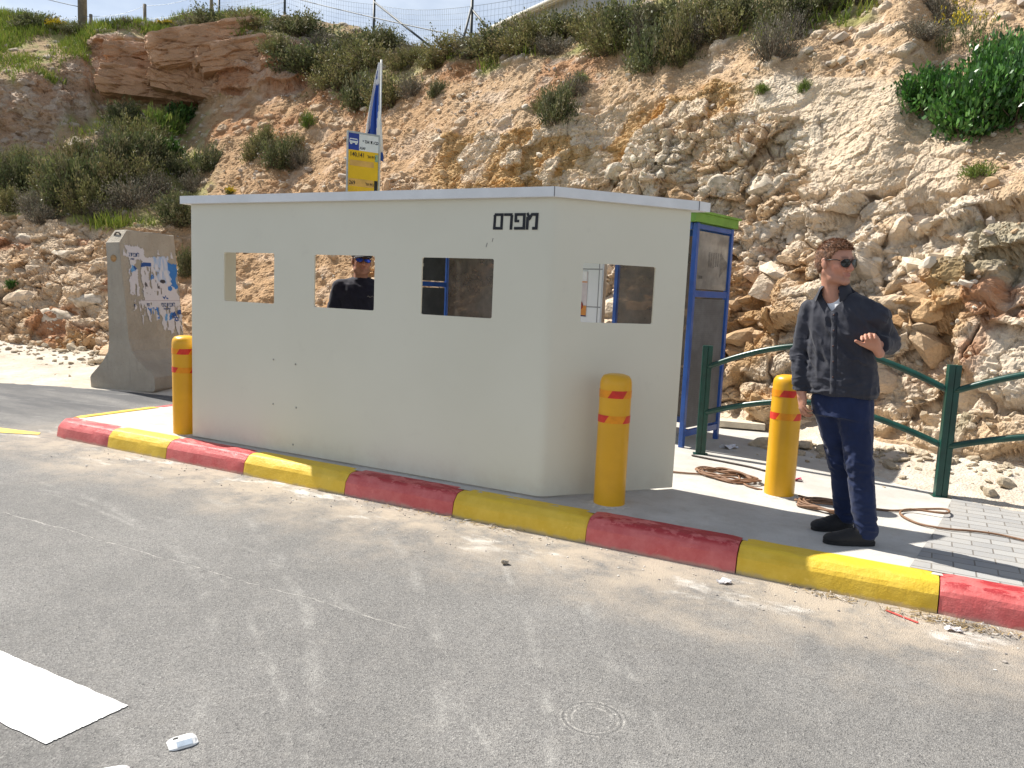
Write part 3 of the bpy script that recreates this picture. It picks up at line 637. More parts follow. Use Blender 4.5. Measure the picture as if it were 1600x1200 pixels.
# letters, built stroke by stroke: final mem, resh, pe, mem from left to right
M_blk2 = simple('black_paint', (.012, .013, .018), .55, .2)
def strokes():
    b = MB(); w = .0185
    def bar(x0, z0, x1, z1, ww=w):
        a = Vector((x0, z0)); c_ = Vector((x1, z1)); d = (c_-a).normalized(); n = Vector((-d.y, d.x))*ww/2
        vs = [a-n, c_-n, c_+n, a+n]
        v3 = [(p.x, -.004-k*.0004*len(b.v)/8, p.y) for k in (0, 1) for p in vs]
        v3 = [(p.x, y, p.y) for y in (0.0, -.003-.00015*(len(b.v)//8)) for p in vs]
        b.add(v3, [(0, 1, 2, 3)[::-1], (4, 5, 6, 7), (0, 1, 5, 4), (1, 2, 6, 5), (2, 3, 7, 6), (3, 0, 4, 7)])
    H = .112; h = w/2
    # final mem
    bar(.000+h, 0, .003+h, H-.012); bar(.072-h, 0, .074-h, H); bar(.010, H-h, .076, H-h); bar(0, h, .072, h); bar(.004, H-.022, .018, H-.006, .012)
    # resh
    bar(.080, H-h, .142, H-h); bar(.134, 0, .137, H-.014); bar(.133, H-.008, .144, H-.022, .012)
    # pe
    bar(.158+h, H-.012, .158+h, H*.50); bar(.160, H*.52, .192, H*.52, w*.9); bar(.158, H-h, .236, H-h); bar(.228, 0, .229, H); bar(.158, h, .236, h)
    # mem
    bar(.252, 0, .254, H*.78); bar(.250, H, .272, H*.62, w*.9); bar(.262, H*.60, .286, H-.006, w*.9); bar(.280, H-h, .328, H-h); bar(.318, 0, .321, H); bar(.290, h, .324, h)
    return b
L = strokes(); L.v = [(-2.575+p[0]*1.025, 4.650+p[1], 1.964+p[2]*.97) for p in L.v]
keep(L.build('lettering', M_blk2), booth)
M_bolt = simple('dark_bolt', (.36, .345, .30), .7); M_scr = simple('dark_scratch', (.22, .21, .2), .8)
for px, pz in ((-4.567, .92), (-4.33, .90), (-4.567, .555), (-4.32, .55), (-4.35, .245)):
    b = MB(); b.lathe([(.0001, 0), (.007, .0), (.008, .002), (.0001, .003)], 8, 0, frame_matrix((px, 4.6488, pz), (1, 0, 0), (0, -1, 0))); keep(b.build('bolt_head', M_bolt), booth)
for px, pz, ww, hh in ((-2.62, 1.86, .004, .03), (-2.575, 1.895, .003, .025)):
    b = MB(); b.box((px, 4.6488, pz), (ww, .002, hh), 0, Matrix.Translation((px, 4.6488, pz)) @ Matrix.Rotation(.25, 4, 'Y') @ Matrix.Translation((-px, -4.6488, -pz))); keep(b.build('scratch', M_scr), booth)

# ------------------------------------------------------------------ bollards
M_bol = simple('yellow_bollard', (.70, .36, .010), .34, .07, 3, .12, 90, 0, .45)
M_rt = simple('red_tape', (.62, .035, .02), .35, .15, 20); M_ot = simple('orange_tape', (.74, .27, .008), .32, .1, 20)
def bollard_mesh(root):
    r, h = .105, .885
    prof = [(r+.001, 0), (r, .02), (r, h-.075), (r*.985, h-.055), (r*.94, h-.034), (r*.80, h-.013), (r*.5, h-.003), (.0005, h)]
    b = MB(); b.lathe(prof, 48); b.build('post', M_bol, root)
    for z, ph in ((.755, 1.75), (.59, 2.9)):
        b = MB(); n = 96; hh = .05
        def col(th): return 1 if ((th+ph) % 2.15) < .98 else 0
        for k in range(n):
            a0, a1 = 2*math.pi*k/n, 2*math.pi*(k+1)/n; sh = .30
            vs = []
            for a, zz in ((a0-sh/2, z-hh/2), (a1-sh/2, z-hh/2), (a1+sh/2, z+hh/2), (a0+sh/2, z+hh/2)):
                vs.append(((r+.0018)*math.cos(a), (r+.0018)*math.sin(a), zz))
            # keep the facet on the cylinder: split the slanted strip in four
            m = 4
            for q in range(m):
                t0, t1 = q/m, (q+1)/m
                def P(a, t): aa = a-sh/2+sh*t; return ((r+.0018)*math.cos(aa), (r+.0018)*math.sin(aa), z-hh/2+hh*t)
                b.add([P(a0, t0), P(a1, t0), P(a1, t1), P(a0, t1)], [(0, 1, 2, 3)], col(a0), True)
        b.build('reflective_band', [M_ot, M_rt], root)
bol = empty('bollard', (-1.685, 4.80, K0)); bollard_mesh(bol)
tag(bol, 'yellow bollard with red tape bands standing before the booth\'s angled side', 'bollard', 'yellow bollards round the booth')
b2 = copy_tree(bol); b2.location = (-.735, 5.79, K0); b2.rotation_euler.z = 1.9
tag(b2, 'yellow bollard with red tape bands right beside the standing man', 'bollard')
b3 = copy_tree(bol); b3.location = (-5.70, 4.73, K0); b3.rotation_euler = (R_(-.5), R_(-3.3), 2.5)
tag(b3, 'leaning yellow bollard half hidden by the booth\'s left end', 'bollard')
M_dirt = simple('dry_mortar', (.52, .49, .44), .95, .2, 20, .6, 60, 0, .2, None, .01)

# ------------------------------------------------------------------ concrete T-shaped wall segment with torn posters
N = NT('weathered_concrete')
c = N.mix(N.step(N.noise(1.8, 6, .65), .3, .7), (.34, .30, .24), (.43, .385, .315))
c = N.mix(N.math('MULTIPLY', N.step(N.noise(4, 6, .7, scale3=(3, 3, .35)), .5, .75), .45), c, (.25, .23, .20))
c = N.mix(N.math('MULTIPLY', N.step(N.noise(13, 5, .75), .58, .7), .4), c, (.44, .41, .36))
c = N.mix(N.math('MULTIPLY', N.step(N.vor(22, 'F1'), .14, .05), .6), c, (.13, .12, .10))
M_tw = N.done(c, .92, N.bump(N.math('ADD', N.noise(9, 6, .7), N.math('MULTIPLY', N.vor(26, 'F1'), .3)), .6, .02), 0, .2)
tw = empty('concrete_barrier', (-9.37, 6.76, -.01)); tag(tw, 'grey concrete T-wall segment with torn blue and white posters', 'barrier')
_L = Vector((-.2, .98, 0)).normalized(); _Wd = Vector((.98, .2, 0)).normalized()
tw.matrix_world = Matrix(((_Wd.x, _L.x, 0, -9.37), (_Wd.y, _L.y, 0, 6.76), (0, 0, 1, -.01), (0, 0, 0, 1))) @ Matrix.Rotation(R_(-3.6), 4, 'Y')
TL = 1.07
def tw_half(z):   # stem half thickness
    return .155-.055*(z-.7)/1.5
def tsec(l, top):
    zs = [(.50, .0), (.525, .03), (.525, .19), (.50, .22), (.30, .40), (.19, .54), (tw_half(.70), .70), (tw_half(1.2), 1.2), (tw_half(1.7), 1.7), (tw_half(top)-.0, top-.012), (tw_half(top)-.012, top)]
    return [(x, l, z) for x, z in zs]+[(-x, l, z) for x, z in zs[::-1]]
rows = [tsec(0, 1.99)]+[tsec(.012, 2.0)]+[tsec(.16, 2.165)]+[tsec(.16+.9*i/7, 2.165) for i in range(1, 8)]+[tsec(TL-.012, 2.0), tsec(TL, 1.99)]
n = len(rows[0]); vs = [p for r in rows for p in r]; rr = random.Random(5)
vs = [(p[0]+rr.uniform(-.006, .006)*(1 if p[2] > .05 else 0), p[1]+rr.uniform(-.006, .006), p[2]+rr.uniform(-.005, .005)) for p in vs]
fs = [(i*n+k, i*n+(k+1) % n, (i+1)*n+(k+1) % n, (i+1)*n+k) for i in range(len(rows)-1) for k in range(n)]
b = MB(); b.add(vs, fs, 0, False); b.f += [list(range(n))[::-1], list(range((len(rows)-1)*n, len(rows)*n))]; b.m += [0, 0]; b.sm += [False, False]
b.build('concrete_body', M_tw, tw)
M_steel = simple('rusty_rebar', (.11, .085, .07), .7, .3, 30, .4)
for l in (.10, TL-.10):
    b = MB(); b.tube([(.0+.055*math.cos(a), l+.0, 2.06+.07*math.sin(a)) for a in [math.pi*(-.15+1.3*k/14) for k in range(15)]], .011, 8); b.build('lifting_loop', M_steel, tw)
b = MB(); b.lathe([(.03, -.004), (.045, .0), (.048, .004), (.0005, .004)], 14, 0, frame_matrix((0, .004, 1.78), (1, 0, 0), (0, -1, 0))); b.build('hole_patch', simple('ochre_patch', (.42, .25, .11), .9), tw)
# torn posters: coordinates as read off the wall, u to the right and v down, 776 x 1200 units over the face
def p2l(u, v):
    l = (u/7.06-6)/95*TL+.03; z = 2.165-(v/7.06+16)/215*1.78
    return l, z
def poster_cells():
    nu, nvv = 120, 170; u = np.linspace(40, 715, nu); v = np.linspace(50, 1150, nvv); U, Vv = np.meshgrid(u, v, indexing='ij')
    P = np.stack([U.ravel()/60, Vv.ravel()/60, np.zeros(U.size)], 1).astype(np.float32)
    n1 = fbm(P, 4, 7).reshape(U.shape)*38; n2 = fbm(P*np.array((2.6, .45, 1), np.float32), 4, 8).reshape(U.shape)*130; n3 = fbm(P*np.array((3, .8, 1), np.float32), 3, 9).reshape(U.shape)
    x, y = U+n1, Vv+n2*.35; inb = lambda a, b_, c_, d: (x > a) & (x < b_) & (y > c_) & (y < d)
    w = (inb(100, 235, 62, 640) | inb(225, 300, 100, 660) | inb(290, 400, 175, 700) | inb(250, 420, 560, 720)) & ~inb(198, 246, 225, 700)
    w |= inb(385, 585, 165, 700) | inb(560, 680, 245, 700) | inb(250, 690, 600, 700) | inb(430, 695, 690, 1000)
    w |= (inb(105, 150, 700, 800)) | ((x > 180) & (x < 430) & (y > 690) & (Vv < 860+n2*1.4)) | ((x > 450) & (x < 690) & (y > 690) & (Vv < 1060+n2*1.3))
    w &= ~((n3 > .42) & (Vv > 300) & (U < 460)); w &= ~((n3 > .36) & (Vv > 760))
    for cx, w0, y0, y1 in ((470, 16, 60, 150), (635, 20, 70, 185), (62, 22, 100, 190), (285, 10, 90, 150)): w |= (np.abs(U-cx-n1*.3) < w0*(Vv-y0)/(y1-y0)) & (Vv > y0) & (Vv < y1)
    col = np.zeros(U.shape+(3,), np.float32)+np.array((.62, .60, .62), np.float32)
    def paintc(m, c_): col[m] = np.array(c_, np.float32)
    m = inb(400, 582, 165, 480); col[m] = (np.array((.62, .62, .66))+(np.array((.27, .42, .66))-np.array((.62, .62, .66)))*np.clip(.35+n3[m]*1.1, 0, .8)[:, None])
    blue, dk = (.045, .19, .50), (.03, .085, .27)
    paintc((inb(585, 685, 245, 545)) & (y < 560-(x-585)*.2), blue)
    arc = lambda cx, cy, r, th, a0, a1: (np.abs(np.hypot(U-cx, (Vv-cy)*1.0)-r) < th) & (np.arctan2(cy-Vv, U-cx) > a0) & (np.arctan2(cy-Vv, U-cx) < a1)
    paintc(arc(330, 560, 290, 24, 1.45, 2.2), dk); paintc(inb(120, 165, 290, 370), (.14, .33, .60)); paintc(arc(740, 1130, 300, 28, 1.7, 2.25), dk)
    paintc((np.hypot(U-575, Vv-548) < 30), blue)
    paintc(inb(300, 335, 780, 930) | inb(345, 425, 785, 805) | (inb(385, 425, 800, 930)), blue); paintc(inb(480, 525, 840, 945) & (n3 > -.1), (.14, .33, .60)); paintc(inb(540, 565, 830, 930), blue)
    paintc(inb(318, 342, 400, 450) | inb(360, 380, 385, 440), blue); paintc((np.hypot((U-490)*.6, Vv-465) < 22), (.05, .05, .06)); paintc(inb(440, 545, 635, 660) & (Vv > 660-(U-440)*.4), dk)
    paintc((n3 < -.42) & inb(240, 480, 480, 650), (.10, .09, .10)); paintc((Vv > 690) & (Vv < 696), (.45, .38, .42))
    # star outline of the printed flag
    st = np.zeros(U.shape, bool)
    for sgn in (1, -1):
        tri = [(623+30*math.sin(a), 922-sgn*30*math.cos(a)) for a in (0, 2.094, 4.189)]
        for (xa, ya), (xb, yb) in zip(tri, tri[1:]+tri[:1]):
            t = np.clip(((U-xa)*(xb-xa)+(Vv-ya)*(yb-ya))/((xb-xa)**2+(yb-ya)**2), 0, 1); st |= np.hypot(U-xa-t*(xb-xa), Vv-ya-t*(yb-ya)) < 5.2
    paintc(st, dk)
    L_, Z_ = p2l(U, Vv); X_ = .155-.055*(Z_-.7)/1.5+.006
    V = np.stack([X_, L_, Z_], -1).reshape(-1, 3); i = np.arange(nu*nvv).reshape(nu, nvv)
    F = np.stack([i[:-1, :-1], i[:-1, 1:], i[1:, 1:], i[1:, :-1]], -1); keepm = w[:-1, :-1] & w[1:, 1:]
    return V, F[keepm].reshape(-1, 4)[:, ::-1], col.reshape(-1, 3)
N = NT('poster_paper'); at = N.n('ShaderNodeAttribute'); at.attribute_name = 'Col'
M_pap = N.done(N.mix(.35, at.outputs['Color'], N.mix(N.noise(30, 5, .7), (.6, .6, .6), (1.2, 1.2, 1.2)), 'MULTIPLY'), .8)
V, F, cc = poster_cells(); mesh_np('poster', V, F[:, ::-1], M_pap, tw, False, None, cc)
M_ink = simple('navy_ink', (.03, .07, .19), .8, .1)
for txt, u, v, sz in (('לתכנית ג', 112, 192, .085), ('תמונת ע', 125, 228, .034), ('לתכנית טומי', 440, 770, .090), ('למדינת ישראל', 465, 806, .040), ('הת', 265, 765, .075), ('ד', 118, 770, .07)):
    l, z = p2l(u, v); M = Matrix(((0, 0, 1, tw_half(z)+.0085), (1, 0, 0, l), (0, 1, 0, z), (0, 0, 0, 1)))
    text_mesh('poster_text', heb(txt), sz, M_ink, M, tw, squeeze=.62, bold=.0012)

# ------------------------------------------------------------------ bus shelter
M_blue = simple('blue_frame', (.022, .085, .33), .32, .2, 5, .08, 60, 0, .5)
M_green = simple('green_roof', (.17, .34, .05), .5, .15, 3, .1)
M_green2 = M_green
def glassy(name, col, tr, rough, perf=0.0):
    N = NT(name); g = N.n('ShaderNodeBsdfTransparent'); g.inputs[0].default_value = (*col, 1); mxs = N.n('ShaderNodeMixShader')
    N.done(N.mix(N.step(N.noise(3, 5, .7), .35, .7), tuple(x*.45 for x in col), tuple(x*.75 for x in col)), rough, None, 0, .6)
    f = tr
    if perf: f = N.math('ADD', tr, N.math('MULTIPLY', N.step(N.vor(perf, 'F1', rnd=.0), .32, .26), .5))
    N.put(mxs.inputs[0], f); N.t.links.new(N.b.outputs[0], mxs.inputs[1]); N.t.links.new(g.outputs[0], mxs.inputs[2]); N.t.links.new(mxs.outputs[0], N.out.inputs['Surface'])
    return N.mat
M_tint = glassy('tinted_panel', (.42, .37, .32), .55, .25); M_top = glassy('reflecting_panel', (.50, .465, .42), .16, .12); M_perf = glassy('perforated_panel', (.27, .28, .30), .28, .5, 55)
M_dark = glassy('dark_panel', (.13, .14, .15), .12, .35)
sh = empty('bus_shelter', (-1.81, 7.10, K0)); e1 = Vector((-.97, .243, 0)).normalized(); e2 = Vector((.243, .97, 0)).normalized()
sh.matrix_world = Matrix(((e1.x, e2.x, 0, -1.81), (e1.y, e2.y, 0, 7.10), (0, 0, 1, K0), (0, 0, 0, 1)))      # local x along the shelter to the left, y to the back
tag(sh, 'blue framed bus shelter with green roof edge behind the booth', 'bus shelter')
SL, SD, ST = 4.0, .70, 2.09
def sbox(name, c, d, m, bev=.0): b = MB(); b.box(c, d, 0, None, bev); return b.build(name, m, sh)
for x, y in ((0, 0), (SL, 0), (0, SD), (SL, SD), (1.30, SD)): sbox('post', (x, y, ST/2), (.046, .046, ST), M_blue, .005)
for x in (0, SL):
    sbox('rail', (x, SD/2, 1.445), (.036, SD-.046, .06), M_blue, .004); sbox('rail', (x, SD/2, .13), (.036, SD-.046, .06), M_blue, .004); sbox('rail', (x, SD/2, ST-.03), (.036, SD-.046, .045), M_blue, .004)
sbox('rail', (SL/2, SD, ST-.03), (SL-.06, .04, .06), M_blue); sbox('rail', (.65, SD, .14), (1.24, .04, .06), M_blue); sbox('rail', ((1.33+SL)/2, SD, .14), (SL-1.39, .04, .06), M_blue); sbox('rail', (SL/2, 0, ST-.03), (SL-.06, .045, .06), M_blue)
sbox('end_panel', (0, SD/2, 1.755), (.010, SD-.07, .53), M_top); sbox('end_panel', (0, SD/2, .79), (.010, SD-.07, 1.22), M_perf)
sbox('end_panel', (SL, SD/2, 1.755), (.010, SD-.07, .53), M_dark); sbox('end_panel', (SL, SD/2, .79), (.010, SD-.07, 1.22), M_dark)
sbox('back_panel', (.65, SD, 1.10), (1.23, .008, 1.86), M_tint); sbox('back_panel', (3.35, SD, 1.10), (1.22, .008, 1.86), M_tint)
N = NT('white_tiles'); O = N.xyz(); bk = N.n('ShaderNodeTexBrick'); cx = N.n('ShaderNodeCombineXYZ'); N.put(cx.inputs[0], O[0]); N.put(cx.inputs[1], O[2]); N.put(bk.inputs['Vector'], cx.outputs[0])
bk.offset = 0; bk.inputs['Scale'].default_value = 1; bk.inputs['Brick Width'].default_value = .30; bk.inputs['Row Height'].default_value = .42; bk.inputs['Mortar Size'].default_value = .007
bk.inputs['Color1'].default_value = (.66, .67, .69, 1); bk.inputs['Color2'].default_value = (.70, .71, .72, 1); bk.inputs['Mortar'].default_value = (.25, .25, .26, 1)
M_tile = N.done(bk.outputs['Color'], .3, N.bump(N.math('MULTIPLY', bk.outputs['Fac'], -1.0), .5, .004))
sbox('tiled_panel', (2.06, SD-.035, 1.08), (1.20, .05, 1.94), M_tile); sbox('trim', (1.445, SD-.035, 1.08), (.022, .06, 1.96), simple('aluminium', (.42, .43, .45), .35, .1, 8, 0, 60, .8))
M_pst = [simple('notice_navy', (.02, .03, .10), .7), simple('notice_paper', (.62, .55, .56), .7), simple('notice_orange', (.62, .25, .06), .7), simple('notice_red', (.42, .05, .03), .7), simple('notice_white', (.72, .71, .72), .7)]
bn = MB(); px0 = 1.66
bn.box((px0+.16, SD-.064, 1.40), (.34, .004, .50), 1); bn.box((px0+.215, SD-.0675, 1.60), (.23, .003, .11), 0); bn.box((px0+.05, SD-.0675, 1.60), (.10, .003, .11), 4); bn.box((px0+.16, SD-.0675, 1.535), (.34, .003, .012), 2)
bn.box((px0+.16, SD-.0675, 1.215), (.34, .003, .11), 2); bn.box((px0+.16, SD-.068, 1.155), (.34, .003, .014), 0)
bn.lathe([(.0001, .001), (.055, .0008), (.0551, -.001)], 16, 3, frame_matrix((px0+.09, SD-.070, 1.27), (1, 0, 0), (0, -1, 0))); bn.lathe([(.0001, .001), (.03, .0008), (.0301, -.001)], 14, 3, frame_matrix((px0+.22, SD-.070, 1.245), (1, 0, 0), (0, -1, 0)))
nb = bn.build('notice', M_pst, sh)
Mt = lambda x, y, z: Matrix(((-1, 0, 0, x), (0, 0, -1, y), (0, 1, 0, z), (0, 0, 0, 1)))
text_mesh('notice_text', heb('יש לך'), .055, M_pst[4], Mt(px0+.31, SD-.0705, 1.615), sh, bold=.001); text_mesh('notice_text', heb('זכות'), .055, M_pst[4], Mt(px0+.31, SD-.0705, 1.560), sh, bold=.001)
# lettering etched on the left end panel and dot artwork on the right one
M_et = simple('etched', (.50, .47, .42), .6)
text_mesh('panel_text', heb('תחבורה'), .075, M_et, Matrix(((0, 0, -1, SL-.0075), (1, 0, 0, .08), (0, 1, 0, 1.66), (0, 0, 0, 1))), sh, squeeze=.85)
bd = MB(); M_dot = simple('etched_dark', (.07, .065, .06), .6)
for i in range(26):
    for j in range(22):
        u, v = i/25, j/21; 
        big_ = (abs(v-.5) < .40 and u < .62 and (i % 3 != 2) and v > .30+.1*u) or (u >= .62 and abs(v-.45) < .46*(1.0-(u-.62)/.42)+.04)
        if big_: bd.box((-.0062, .27+.38*u, 1.62+.25*v), (.0012, .0085, .0055))
bd.build('panel_artwork', M_dot, sh)
text_mesh('panel_text', heb('תחנה'), .05, M_dot, Matrix(((0, 0, -1, -.0068), (1, 0, 0, .06), (0, 1, 0, 1.585), (0, 0, 0, 1))), sh, squeeze=.9)
b = MB(); b.prism([(-.04, -.10), (SL+.04, -.10), (SL+.04, SD+.07), (-.04, SD+.07)], ST+.005, ST+.085); b.prism([(-.06, -.12), (SL+.06, -.12), (SL+.06, SD+.09), (-.06, SD+.09)], ST+.086, ST+.105); b.build('roof', M_green, sh)
b = MB(); b.box((2.7, .45, .47), (1.9, .34, .04), 0, None, .01); b.build('bench', M_blue, sh)
for x in (1.95, 3.45): sbox('bench_leg', (x, .48, .225), (.05, .2, .45), M_blue)

# ------------------------------------------------------------------ dark green pipe railing
M_grn = simple('dark_green_paint', (.006, .050, .036), .30, .25, 9, .1, 60, 0, .5)
rl = empty('railing', (-1.58, 6.91, .15)); tag(rl, 'dark green railing with arched pipe rails behind the standing man', 'railing')
RP = [(-1.583, 6.91), (.322, 6.53), (2.22, 6.15), (4.1, 5.9)]
for i, (x, y) in enumerate(RP):
    b = MB(); M = Matrix.Translation((x-(-1.58), y-6.91, 0)) @ Matrix.Rotation(R_(-11.3+(28 if i else 28)), 4, 'Z')
    for s in (-.0225, .0225): b.box((s, 0, .505), (.043, .062, 1.0 if i else .985), 0, M, .007)
    b.box((0, 0, .505), (.012, .048, .985), 0, M); b.box((0, .0, .008), (.13, .11, .012), 0, M)
    b.build('post', M_grn, rl)
for (x0, y0), (x1, y1) in zip(RP[:-1], RP[1:]):
    for z0, h in ((.80, .27), (.385, .215)):
        pts = []
        for k in range(29):
            t = k/28; pts.append((x0+(x1-x0)*t+1.58, y0+(y1-y0)*t-6.91, z0+h*(1-abs(2*t-1)**1.75)))
        b = MB(); b.tube(pts, .0245, 12); b.build('rail', M_grn, rl)

# ------------------------------------------------------------------ bus stop sign and furled flag
M_yel2 = simple('sign_yellow', (.72, .44, .004), .45, .05, 3); M_sw = simple('sign_white', (.66, .67, .68), .5, .05); M_sb = simple('sign_blue', (.015, .04, .26), .45, .08); M_sk = simple('sign_black', (.015, .015, .018), .5); M_so = simple('sign_tan', (.62, .36, .09), .5); M_gal = simple('galvanised', (.33, .34, .33), .4, .15, 12, 0, 60, .7)
sg = empty('bus_stop_sign', (-6.42, 8.08, K0)); tag(sg, 'yellow bus stop sign with blue bus symbol rising behind the booth', 'sign')
x_ = Vector((.49, .87, 0)).normalized(); n_ = Vector((x_.y, -x_.x, 0)); sg.matrix_world = frame_matrix((-6.42, 8.08, K0), x_, n_)   # local x across, y up, z towards the viewer
SW = .41; zt = 3.30
def pb(name, x0, x1, y0, y1, m, d=.003, z=.011, parent=sg): b = MB(); b.box(((x0+x1)/2, (y0+y1)/2, z), (x1-x0, y1-y0, d)); return b.build(name, m, parent)
pl = pb('sign_panel', -SW/2, SW/2, zt-1.06, zt, M_yel2, .02, 0)
for (a0, a1, b0, b1) in ((-SW/2-.014, SW/2+.014, zt, zt+.022), (-SW/2-.014, -SW/2, zt-1.08, zt), (SW/2, SW/2+.014, zt-1.08, zt)): pb('frame', a0, a1, b0, b1, M_gal, .034, 0)
pb('header', -SW/2+.145, SW/2, zt-.205, zt, M_sw); pb('bus_symbol_plate', -SW/2, -SW/2+.143, zt-.205, zt, M_sb)
bs = MB(); z = .0145; cx_, cy_ = -SW/2+.07, zt-.10
bs.prism([(cx_-.055, cy_-.020), (cx_+.055, cy_-.020), (cx_+.058, cy_+.012), (cx_+.045, cy_+.035), (cx_-.052, cy_+.035), (cx_-.056, cy_+.01)], z-.001, z+.001)
for dx in (-.033, .033): bs.lathe([(.0001, .001), (.016, .001), (.0161, -.001)], 14, 0, Matrix.Translation((cx_+dx, cy_-.024, z+.0008)))
bs.build('bus_symbol', M_sw, sg)
bs = MB(); bs.box((cx_, cy_+.014, z+.0018), (.098, .016, .001)); bs.build('bus_symbol_window', M_sb, sg)
for nm, t, x, y, s, m in (('stop_name', heb('גבעת אסף'), -.015, zt-.105, .062, M_sk), ('stop_name', 'ASAF', -.055, zt-.188, .044, M_sk), ('line_number', '140,141', -.185, zt-.285, .078, M_sk), ('destination', heb('בית אל'), .055, zt-.285, .05, M_sk), ('line_number', '269', -.19, zt-.635, .07, M_sk), ('destination', heb('בית אל'), .035, zt-.63, .05, M_sk)):
    text_mesh(nm, t, s, m, Matrix.Translation((x, y, .0165)), sg, squeeze=.8, bold=.0008)
pb('strip', -SW/2+.02, SW/2-.06, zt-.40, zt-.33, M_so); pb('strip', -SW/2+.004, SW/2-.06, zt-.655, zt-.56, M_so)
pb('pictogram', SW/2-.045, SW/2-.005, zt-.32, zt-.23, simple('sign_green', (.25, .36, .25), .6)); pb('pictogram', SW/2-.05, SW/2-.005, zt-.74, zt-.56, M_sk)
for k in range(16): pb('timetable_line', -SW/2+.01+.021*k, -SW/2+.013+.021*k, zt-1.04, zt-.675, M_so, .002, .0112)
b = MB(); b.tube([(.03, 0, -.035), (.03, zt+.01, -.035)], .03, 12); b.build('pole', M_gal, sg)
fl = empty('flag', (-6.47, 8.47, K0)); tag(fl, 'furled blue and white flag hanging on a thin pole behind the bus stop sign', 'flag')
b = MB(); b.tube([(.03, .0, 0), (.012, 0, 4.33)], .013, 8); b.build('pole', simple('white_pole', (.6, .6, .58), .5), fl)
N = NT('flag_cloth'); at = N.n('ShaderNodeAttribute'); at.attribute_name = 'Col'; M_flag = N.done(at.outputs['Color'], .75, N.bump(N.noise(60, 3, .6), .2, .003))
nh, nw = 60, 41; V = []; cc = []
for i in range(nh):
    t = i/(nh-1); wd = .035+.30*t**1.05; amp = .012+.03*t
    for j in range(nw):
        s = j/(nw-1); x = .020-wd*(.95*s)+.045*t*t-.012*math.sin(t*5); y = -.016+amp*math.sin(s*19+1.2*math.sin(t*3+s*4))-.03*t*s
        V.append((x+.006*math.sin(s*31+t*7), y, 4.29-t*1.28+.035*math.sin(s*9)*t))
        blue = (.10+.12*(1-t) < s+.08*math.sin(t*6) < .80+.05*math.sin(t*9)) if t > .22 else (.5 < s < .9 and .08 < t < .16)
        blue = blue or (t > .90 and s < .55)
        cc.append((.03, .085, .38) if blue else (.70, .70, .72))
i = np.arange(nh*nw).reshape(nh, nw); F = np.stack([i[:-1, :-1], i[1:, :-1], i[1:, 1:], i[:-1, 1:]], -1).reshape(-1, 4)
mesh_np('cloth', V, F, M_flag, fl, True, None, cc)

# ------------------------------------------------------------------ cables, road studs, litter
M_cab = simple('brown_cable', (.21, .115, .065), .6, .2, 20); M_cab2 = simple('dark_cable', (.045, .03, .025), .6, .2, 20)
def smooth_path(P, n=12):
    P = [Vector(p) for p in P]; out = []
    for i in range(len(P)-1):
        p0, p1, p2, p3 = P[max(0, i-1)], P[i], P[i+1], P[min(len(P)-1, i+2)]
        for k in range(n):
            t = k/n; out.append(.5*((2*p1)+(p2-p0)*t+(2*p0-5*p1+4*p2-p3)*t*t+(3*p1-p0-3*p2+p3)*t**3))
    return out+[P[-1]]
def coil(name, cx, cy, rx, ry, turns, lead, tail, mat, label, seed, rot=0.0, r=.0075):
    rr = random.Random(seed); pts = [Vector(p) for p in lead]; n = turns*10; ph = rr.uniform(0, 6)
    for k in range(n+1):
        a = ph+2*math.pi*k/10; q = rr.uniform(.72, 1.08); x = rx*q*math.cos(a); y = ry*q*math.sin(a)
        pts.append(Vector((cx+x*math.cos(rot)-y*math.sin(rot), cy+x*math.sin(rot)+y*math.cos(rot), K0+.010+.03*rr.random()*min(1, k/8)*(1 if k < n-4 else .3))))
    pts += [Vector(p) for p in tail]
    b = MB(); b.tube(smooth_path(pts, 6), r, 8); return tag(b.build(name, mat), label, 'cable')
z_ = K0+.010
coil('cable', -1.18, 6.10, .27, .15, 6, [(-1.75, 6.02, z_), (-1.52, 6.0, z_)], [(-1.0, 5.92, z_), (-.86, 5.83, z_)], M_cab, 'brown cable in a loose coil on the pavement, against the booth\'s right end', 4, -.35)
coil('cable', -.36, 5.62, .22, .16, 6, [(-.60, 5.82, z_), (-.50, 5.76, z_)], [(-.12, 5.76, z_), (.02, 5.80, z_), (.17, 5.95, z_), (.34, 6.02, z_+.012), (.33, 5.86, z_+.02), (.12, 5.86, z_+.012), (.06, 5.72, z_+.005), (.16, 5.55, z_), (.32, 5.50, z_+.005), (.48, 5.55, z_+.005), (.62, 5.56, z_+.005), (.80, 5.50, z_+.005), (1.1, 5.45, z_+.005)], M_cab, 'brown cable coiled behind the man\'s legs and trailing to the right over the paving', 9, .2)
b = MB(); b.tube(smooth_path([(-1.62, 6.75, z_), (-1.45, 6.70, z_), (-1.1, 6.6, z_), (-.95, 6.52, z_)], 6), .008, 6); tag(b.build('cable', M_cab2), 'short dark cable in the shade beside the first green railing post', 'cable')
M_stud = simple('stud_white', (.78, .78, .77), .4, .05, 30, .1); M_refl = simple('stud_reflector', (.45, .52, .60), .25, .1, 60); M_hole = simple('stud_hole', (.06, .06, .055), .9)
